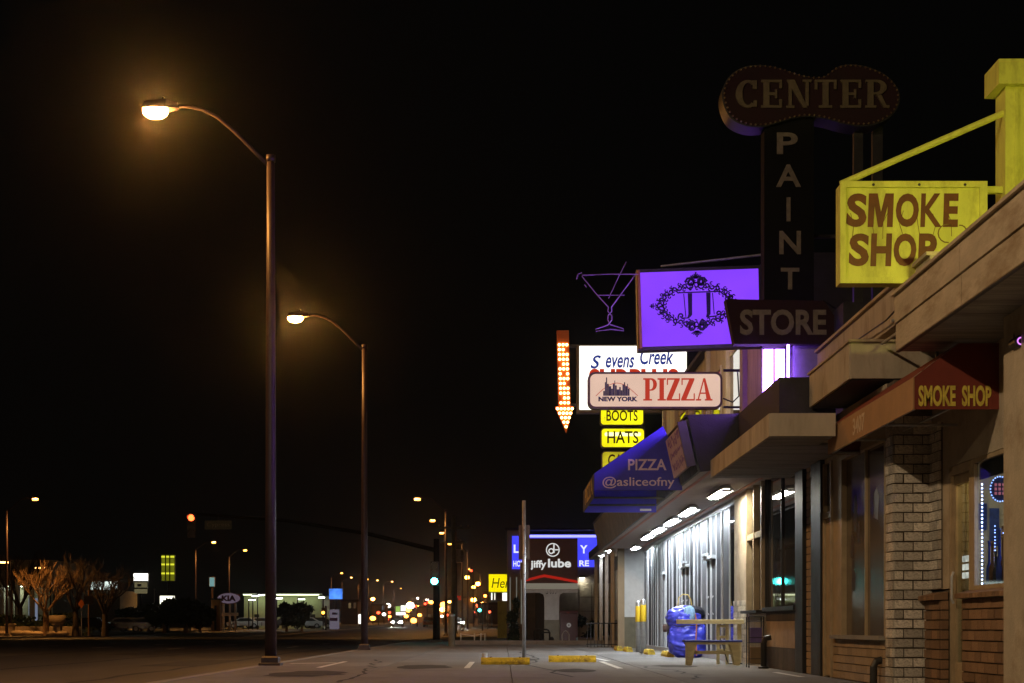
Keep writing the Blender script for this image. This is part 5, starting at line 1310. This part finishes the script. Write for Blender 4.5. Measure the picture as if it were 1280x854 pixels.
board('blue_sign', 411.5,428,736,749,190,emit('blue_white', S(80,140,255), 1.15, .55, .9),'glowing blue and white sign on a post past the dealership')
x0, x1, z0, z1 = frontal(412,424,762,779,188)
t = thing('street_banner', ((x0+x1)/2,188,gz(188)), 'purple and white banner panel below the blue sign', 'banner')
obj('panel', MB().box(x0,x1,188,188.1,gz(188),z1), emit('banner_pale', S(120,112,128), .55), t)
obj('stripe', MB().box(x0,x1-.2,187.95,187.99,z0+.25,z0+.62).box(x0+.3,x1-.2,187.95,187.99,z1-.6,z1-.35), mat('violet_stripe', (.10,.06,.35), .6), t)
board('lit_board', 448,451,768,780,260,emit('board_w3', (1,.97,.9), 1.6),'narrow white lit panel right of the second street lamp base')

# ================================================================== TRAFFIC SIGNALS
def signal_head(parent, c, lit, col, n=3, back=True, face=-1):
    """three-lens head facing the camera; lit = index from top"""
    x, y, z = c
    obj('signal_housing', MB().box(x-.17,x+.17,y,y+.2,z-.52,z+.52), BLACKP, parent)
    for i in range(3):
        zc = z+.34-.34*i
        prof = [(.14*math.cos(2*math.pi*j/14), .14*math.sin(2*math.pi*j/14)) for j in range(14)]
        ln = obj('signal_lens', MB().prism(prof, (x,y-.001,zc), XR, ZU, 0, .02), col if i == lit else mat('dark_lens', (.02,.02,.02), .3), parent)
        obj('visor', MB().prism(arc(0,0,.17,.15,0,180,10), (x,y-.002,zc), XR, ZU, 0, .2), BLACKP, ln)
Yt = 70.
CYAN = emit('green_signal', (.06,.95,.85), 70.0); REDS = emit('red_signal', (1.0,.09,.02), 7.0)
T = thing('traffic_signal', (P(545,0,Yt).x,Yt,0), 'signal pole showing green with long mast arm reaching left', 'traffic light')
x = P(545.5,0,Yt).x; zb = P(0,688,Yt).z; xe = P(238,0,Yt).x; ze = P(0,642,Yt).z
obj('pole', MB().tube([(x,Yt,0),(x,Yt,zb+.5)], [.16,.12], 12), BLACKSIGN, T)
obj('base', MB().cbox(x-.25,x+.25,Yt-.25,Yt+.25,0,.12,.03), DKSTEEL, T)
obj('mast_arm', MB().tube([(x,Yt,zb),(x-3,Yt,zb+(ze-zb)*.45),(x-6.5,Yt,zb+(ze-zb)*.8),(xe,Yt,ze)], [.1,.085,.07,.05], 10), BLACKSIGN, T)
signal_head(T, (P(543.5,0,Yt).x,Yt-.4,P(0,727,Yt).z+.34), 2, CYAN)
obj('bracket', MB().tube([(x,Yt,P(0,727,Yt).z+.3),(x-.05,Yt-.25,P(0,727,Yt).z+.3)], .035, 6), DKSTEEL, T)
signal_head(T, (P(241,0,Yt).x,Yt-.35,P(0,648,Yt).z-.34), 0, REDS)
x0, x1, z0, z1 = frontal(256,290,651,662,Yt)
obj('name_plate', MB().box(x0,x1,Yt-.05,Yt-.02,z0,z1), mat('dark_green_plate', (.015,.03,.02), .5), T)
obj('lettering', lettering('Cypress', (x0+.1,Yt-.052,z0+.08), XR, ZU, x1-x0-.2, z1-z0-.16, .004), mat('plate_letter', (.12,.13,.12), .6), T)
obj('hanger', MB().tube([((x0+x1)/2,Yt-.03,z1),((x0+x1)/2,Yt-.03,ze-.05+.02)], .02, 6), DKSTEEL, T)
# utility pole, cabinet, tall dark pole
t = thing('utility_pole', (P(564.5,0,56).x,56,0), 'short grey green timber post on the corner kerb', 'post')
v = P(564.5,0,56); obj('shaft', MB().tube([(v.x,56,-.02),(v.x,56,1.05)], [.12,.11], 12), mat('weathered_timber', (.16,.15,.11), .9), t)
obj('cap', MB().lathe([(.125,1.05),(.125,1.09),(.06,1.14)], (v.x,56,0), 12), GALV, t)
t = thing('wooden_pole', (P(567,0,110).x,110,0), 'tall dark wooden utility pole behind the green signal', 'utility pole')
v = P(567,645,110); obj('shaft', MB().tube([(v.x,110,0),(v.x,110,v.z)], [.2,.15], 10), mat('weathered_timber', (.16,.15,.11)), t)
obj('crossarm', MB().box(v.x-1.2,v.x+1.2,109.9,110.0,v.z-.9,v.z-.75).box(v.x-.9,v.x+.9,109.9,110.0,v.z-1.9,v.z-1.78), mat('weathered_timber', (.16,.15,.11)), t)
for dx in (-1.0,-.5,.5,1.0): obj('insulator', MB().lathe([(.05,0),(.07,.05),(.04,.14)], (v.x+dx,109.95,v.z-.75), 8), STONE, t)
obj('transformer', MB().lathe([(.25,0),(.28,.05),(.28,.8),(.2,.9)], (v.x+.4,110,v.z-3.2), 12), GALV, t)
# distant signals and lights
def far_signal(px, py, Y, col, label, lit=0):
    v = P(px,py,Y); g = gz(Y)
    t = thing('distant_signal', (v.x,Y,g), label, 'traffic light', 'distant traffic lights')
    obj('pole', MB().tube([(v.x+.3,Y+.15,g-.1),(v.x+.3,Y+.15,v.z+.8)], .09, 6), DKSTEEL, t)
    obj('signal_housing', MB().box(v.x-.2,v.x+.2,Y,Y+.2,v.z-.4-.45*lit*0,v.z+.55), BLACKP, t)
    obj('signal_lens', MB().lathe([(.02,-.17),(.15,-.1),(.17,0),(.15,.1),(.02,.17)], (v.x,Y-.05,v.z), 10), col, t)
    obj('bracket', MB().box(v.x+.2,v.x+.3,Y+.05,Y+.12,v.z,v.z+.08), DKSTEEL, t)
RD = emit('far_red', (1.0,.06,.02), 7); AM = emit('far_amber', (1.0,.33,.03), 12); GR = emit('far_green', (.08,.8,.72), 9)
far_signal(404,766,185,AM,'orange glowing signal below the blue sign')
far_signal(487,766,230,RD,'red signal left of the oncoming headlights')
far_signal(519,758,250,RD,'red signal right of the white lit store boards')
far_signal(531.5,755,240,RD,'red signal just left of the green one')
far_signal(599.5,763,170,GR,'small distant green signal left of the yellow sign')
far_signal(606.5,745,190,emit('far_orange_red', (1.0,.16,.02), 26),'large orange red beacon beside the yellow sign')
far_signal(612,765,230,RD,'dim red signal under the yellow sign')
far_signal(589,713.5,240,RD,'red signal high by the seventh street lamp')
far_signal(559.5,769,260,RD,'tiny red signal right of the green one')
def small_lamp(px, py, Y, col, label, s_=.3):
    v = P(px,py,Y); g = gz(Y)
    t = thing('distant_lamp', (v.x,Y,g), label, 'street lamp', 'distant lamps')
    if Y > 375 and label.startswith('tiny far-off'): t['group'] = label.split(' light')[0]+' lights'
    obj('pole', MB().tube([(v.x,Y+.1,g-.2),(v.x,Y+.1,v.z)], .09, 6), DKSTEEL, t)
    obj('globe', MB().ball((v.x,Y,v.z), s_*1.35, 8, 5, .75), col, t)
OL = emit('far_sodium', (1.0,.36,.05), 40); WLp = emit('far_white', (1,.95,.85), 9); OD = emit('far_sodium_dim', (1.0,.33,.04), 12)
for px, py, Y, c_, lab, s_ in ((584,722,330,OL,'small lamp just below the seventh street lamp',.35),(592,734,340,OL,'small amber lamp left of the yellow sign, upper of two',.3),(597.5,730,350,OL,'small amber lamp left of the yellow sign, nearest its corner',.4),
    (592,750,360,OL,'amber lamp above the small distant green signal',.45),(554.5,756,300,OD,'amber lamp right of the green signal pole',.5),(571.5,759,380,OL,'amber lamp above the right oncoming headlight',.45),(582,761,390,OD,'dim amber lamp between headlight and small green signal',.35),(587,762.5,400,OD,'flat amber lamp left of the small green signal',.5),
    (513,757,300,WLp,'white lamp right of the white store boards',.6),(466,749,420,OL,'small amber lamp beneath the distant orange cluster',.4),(466,773,330,OD,'low amber lamp right of the second street lamp pole',.45),(480,768,340,WLp,'small white lamp left of the red signal',.3),(524.5,769,350,OD,'small amber lamp under the red signals',.35),
    (552.5,770.5,360,WLp,'tiny white lamp right of the green signal pole',.25),(581.5,753,420,RD,'tiny red lamp over the amber ones',.3),(590,757,410,RD,'tiny red lamp left of the orange red beacon',.25),(586,768,400,RD,'tiny red lamp beneath the flat amber lamp',.25),(534,750,430,WLp,'faint white lamp left of the green signal',.3),(522,748,440,WLp,'faint white lamp between headlight glow and green signal',.25),(473,766,300,RD,'small red lamp under the distant cluster',.25),
    (237,759,175,('x'),'small white garden lamp left of the kiosk, first',.14),(248,759.5,175,('x'),'small white garden lamp left of the kiosk, second',.14)):
    small_lamp(px, py, Y, c_ if c_ != 'x' else emit('garden_white', (1,1,.85), 3), lab, s_)
# many more tiny lights that merge into the glow of the avenue
rg_ = random.Random(23)
KIND = [('orange', OL), ('white', WLp), ('red', RD), ('amber', OD)]
for i in range(34):
    px = rg_.choice((rg_.uniform(455,540), rg_.uniform(550,612))); py = rg_.uniform(752,777); Y = rg_.uniform(380,620)
    nm, mt = KIND[rg_.choice((0,0,1,2,3,3))]
    o = P(px,py,Y); t_ = small_lamp(px, py, Y, mt, 'tiny far-off %s light in the crowded glow down the avenue' % nm, rg_.uniform(.35,.75))
# lit store boards down the avenue
board('lit_board', 494.5,500,758,765,330,emit('store_green', S(150,190,90), 1.0),'small greenish store board above the oncoming headlights')
board('lit_board', 501,507,757,764,332,emit('store_white', (1,1,.95), 1.6),'small white store board above the oncoming headlights')
board('lit_board', 495,507,765.5,769,328,emit('store_white', (1,1,.95)),'long low white store board above the oncoming headlights')
board('lit_board', 568,576,745,747,300,emit('store_red', S(190,30,20), .7),'thin red sign strip in the distance, upper',legs=True)
board('lit_board', 568,576,748.2,750,301,emit('store_red', S(190,30,20), .7),'thin red sign strip in the distance, lower',legs=True)
# distant blocks
DW = mat('distant_wall', (.12,.09,.07), .9)
rng = random.Random(17)
for i, (l, r_, tp, Y, lab) in enumerate(((428,447,752,330,'dim low building just right of the blue sign'),(465,482,757,420,'dim low building left of the oncoming headlights'),(521,541,760,400,'dim low building left of the green signal pole'),(549,563,757,420,'dim low building right of the green signal pole'),(568,592,748,360,'brown lit building behind the amber lamps'),(598,622,756,300,'dark building under the yellow sign'))):
    x0, x1, _, z1 = frontal(l,r_,tp,785,Y); g = gz(Y)
    t = thing('distant_building', ((x0+x1)/2,Y,g), lab, 'building', 'distant buildings')
    obj('wall', MB().box(x0,x1,Y,Y+10,g-.5,z1), DW, t); obj('roof', MB().box(x0-.3,x1+.3,Y-.3,Y+10,z1,z1+.4), DKROOF, t)
    n = max(3, int((x1-x0)/1.3))
    for j in range(n):
        xa = x0+(x1-x0)*(j+.2)/n
        for z in (g+1.0, g+3.2):
            if z+1 < z1 and rng.random() < .4: obj('window', MB().box(xa,xa+(x1-x0)*.5/n,Y-.1,Y-.01,z,z+1.1), emit('win%d' % rng.randint(0,3), [(.8,.55,.25),(.7,.75,.8),(.35,.2,.1),(.6,.3,.15)][rng.randint(0,3)], .14), t)

# ================================================================== CARS
def car(x, Y, rz, paint, label, group, lights=None, scale=1.0):
    g = gz(Y) if x > -33 else gz(Y)+.02
    t = thing('parked_car' if lights is None else 'moving_car', (0,0,0), label, 'car', group)
    body = [(-2.1,.35),(-2.15,.62),(-2.0,.78),(-1.2,.88),(-.55,1.35),(.75,1.38),(1.45,.95),(2.05,.86),(2.15,.6),(2.1,.35)]
    obj('body', MB().prism(body, (0,.82,0), XR, ZU, 0, 1.64), paint, t)
    for y in (-.825,.825):
        s_ = 1 if y > 0 else -1
        obj('side_window', MB().add([(-1.0,y,.9),(1.25,y,.93),(.7,y,1.28),(-.5,y,1.27)], [(0,1,2,3)] if s_ > 0 else [(3,2,1,0)]), DKPANE, t)
        for xx in (-1.3,1.3): 
            wh = obj('wheel', MB().tube([(xx,y*.8,.32),(xx,y*1.03,.32)], .32, 14), TYRE, t)
            obj('rim', MB().tube([(xx,y*1.03,.32),(xx,y*1.05,.32)], .19, 10), ALU, wh)
    obj('windscreen', MB().add([(-1.22,-.7,.90),(-1.22,.7,.90),(-.6,.6,1.33),(-.6,-.6,1.33)], [(0,3,2,1)]), DKPANE, t)
    for y in (-.6,.6):
        obj('headlight', MB().box(-2.18,-2.08,y-.2,y+.2,.56,.78), lights or mat('lamp_glass', (.5,.5,.5), .2), t)
        obj('tail_light', MB().box(2.1,2.17,y-.15,y+.15,.62,.76), mat('tail_glass', (.3,.02,.02), .2), t)
    t.location = (x, Y, g); t.rotation_euler.z = rz; t.scale = (scale,)*3
    return t
HL = emit('headlight_on', (1,.96,.82), 500.0)
car(P(497,0,235).x,235,R(90),CARP,'oncoming car with bright headlights on the avenue','moving cars',HL)
car(P(573,0,215).x,215,R(90),CARP,'oncoming car with one bright glare right of the green signal','moving cars',HL)
car(P(537,0,225).x,225,R(-90),mat('car_orange', (.5,.12,.03), .3),'orange lit car left of the green signal pole','moving cars',emit('amber_hl', (1,.45,.1), 8))
for px, Y, pt, lab in ((306,200,CARW,'white parked car left of the nearest lamp pole'),(325,201,CARW,'white parked car hidden partly by the nearest lamp pole'),(358,199,CARP,'dark parked car under the left clipped tree'),(384,200,CARW,'white parked car right of the clipped trees'),(398,201,CARP,'dark parked car by the orange signal'),(152,150,CARP,'dark parked car behind the third bare tree'),(172,152,CARP,'dark parked car under the cream panelled sign'),(113,148,CARP,'dark parked car between second and third bare trees')):
    car(P(px,0,Y).x, Y, random.choice((0,R(180),R(12))), pt, lab, 'cars parked across the road')
sh_ = thing('parking_chain', (P(590,0,63).x,63,.1), 'low pale chain posts on the corner lawn', 'post')
for px in (576,593,601,606): obj('post', MB().tube([(P(px,0,63).x,63,.09),(P(px,0,63).x,63,.09+.34)], .025, 6), WPOST, sh_)
obj('rail', MB().tube([(P(576,0,63).x,63,.40),(P(590,0,63).x,63,.33),(P(606,0,63).x,63,.40)], .016, 6), WPOST, sh_)
o = obj('paper_cup', MB().lathe([(.05,0),(.065,.1),(.07,.11)], (P(606,0,35).x,35,.003), 10), WPOST, None, (P(606,0,35).x,35,.003)); tag(o, 'small white cup lying on the concrete by the left wheel stop', 'cup')
# any children of copies keep the copied label off
print('objects', len(bpy.data.objects))

# scattering volume added to give the lamps a halo, no real mist
hz = obj('added_haze', MB().box(-320,320,-40,900,-1.4,32), bpy.data.materials.new('added_haze'), None, (0,0,0)); hz['kind'] = 'stuff'
hm = hz.data.materials[0]; hm.use_nodes = True; nt = hm.node_tree; nt.nodes.clear()
ho = nt.nodes.new('ShaderNodeOutputMaterial'); hv = nt.nodes.new('ShaderNodeVolumePrincipled')
hv.inputs['Color'].default_value = (.92,.92,.92,1); hv.inputs['Density'].default_value = .00022; hv.inputs['Anisotropy'].default_value = .965
nt.links.new(hv.outputs[0], ho.inputs['Volume'])
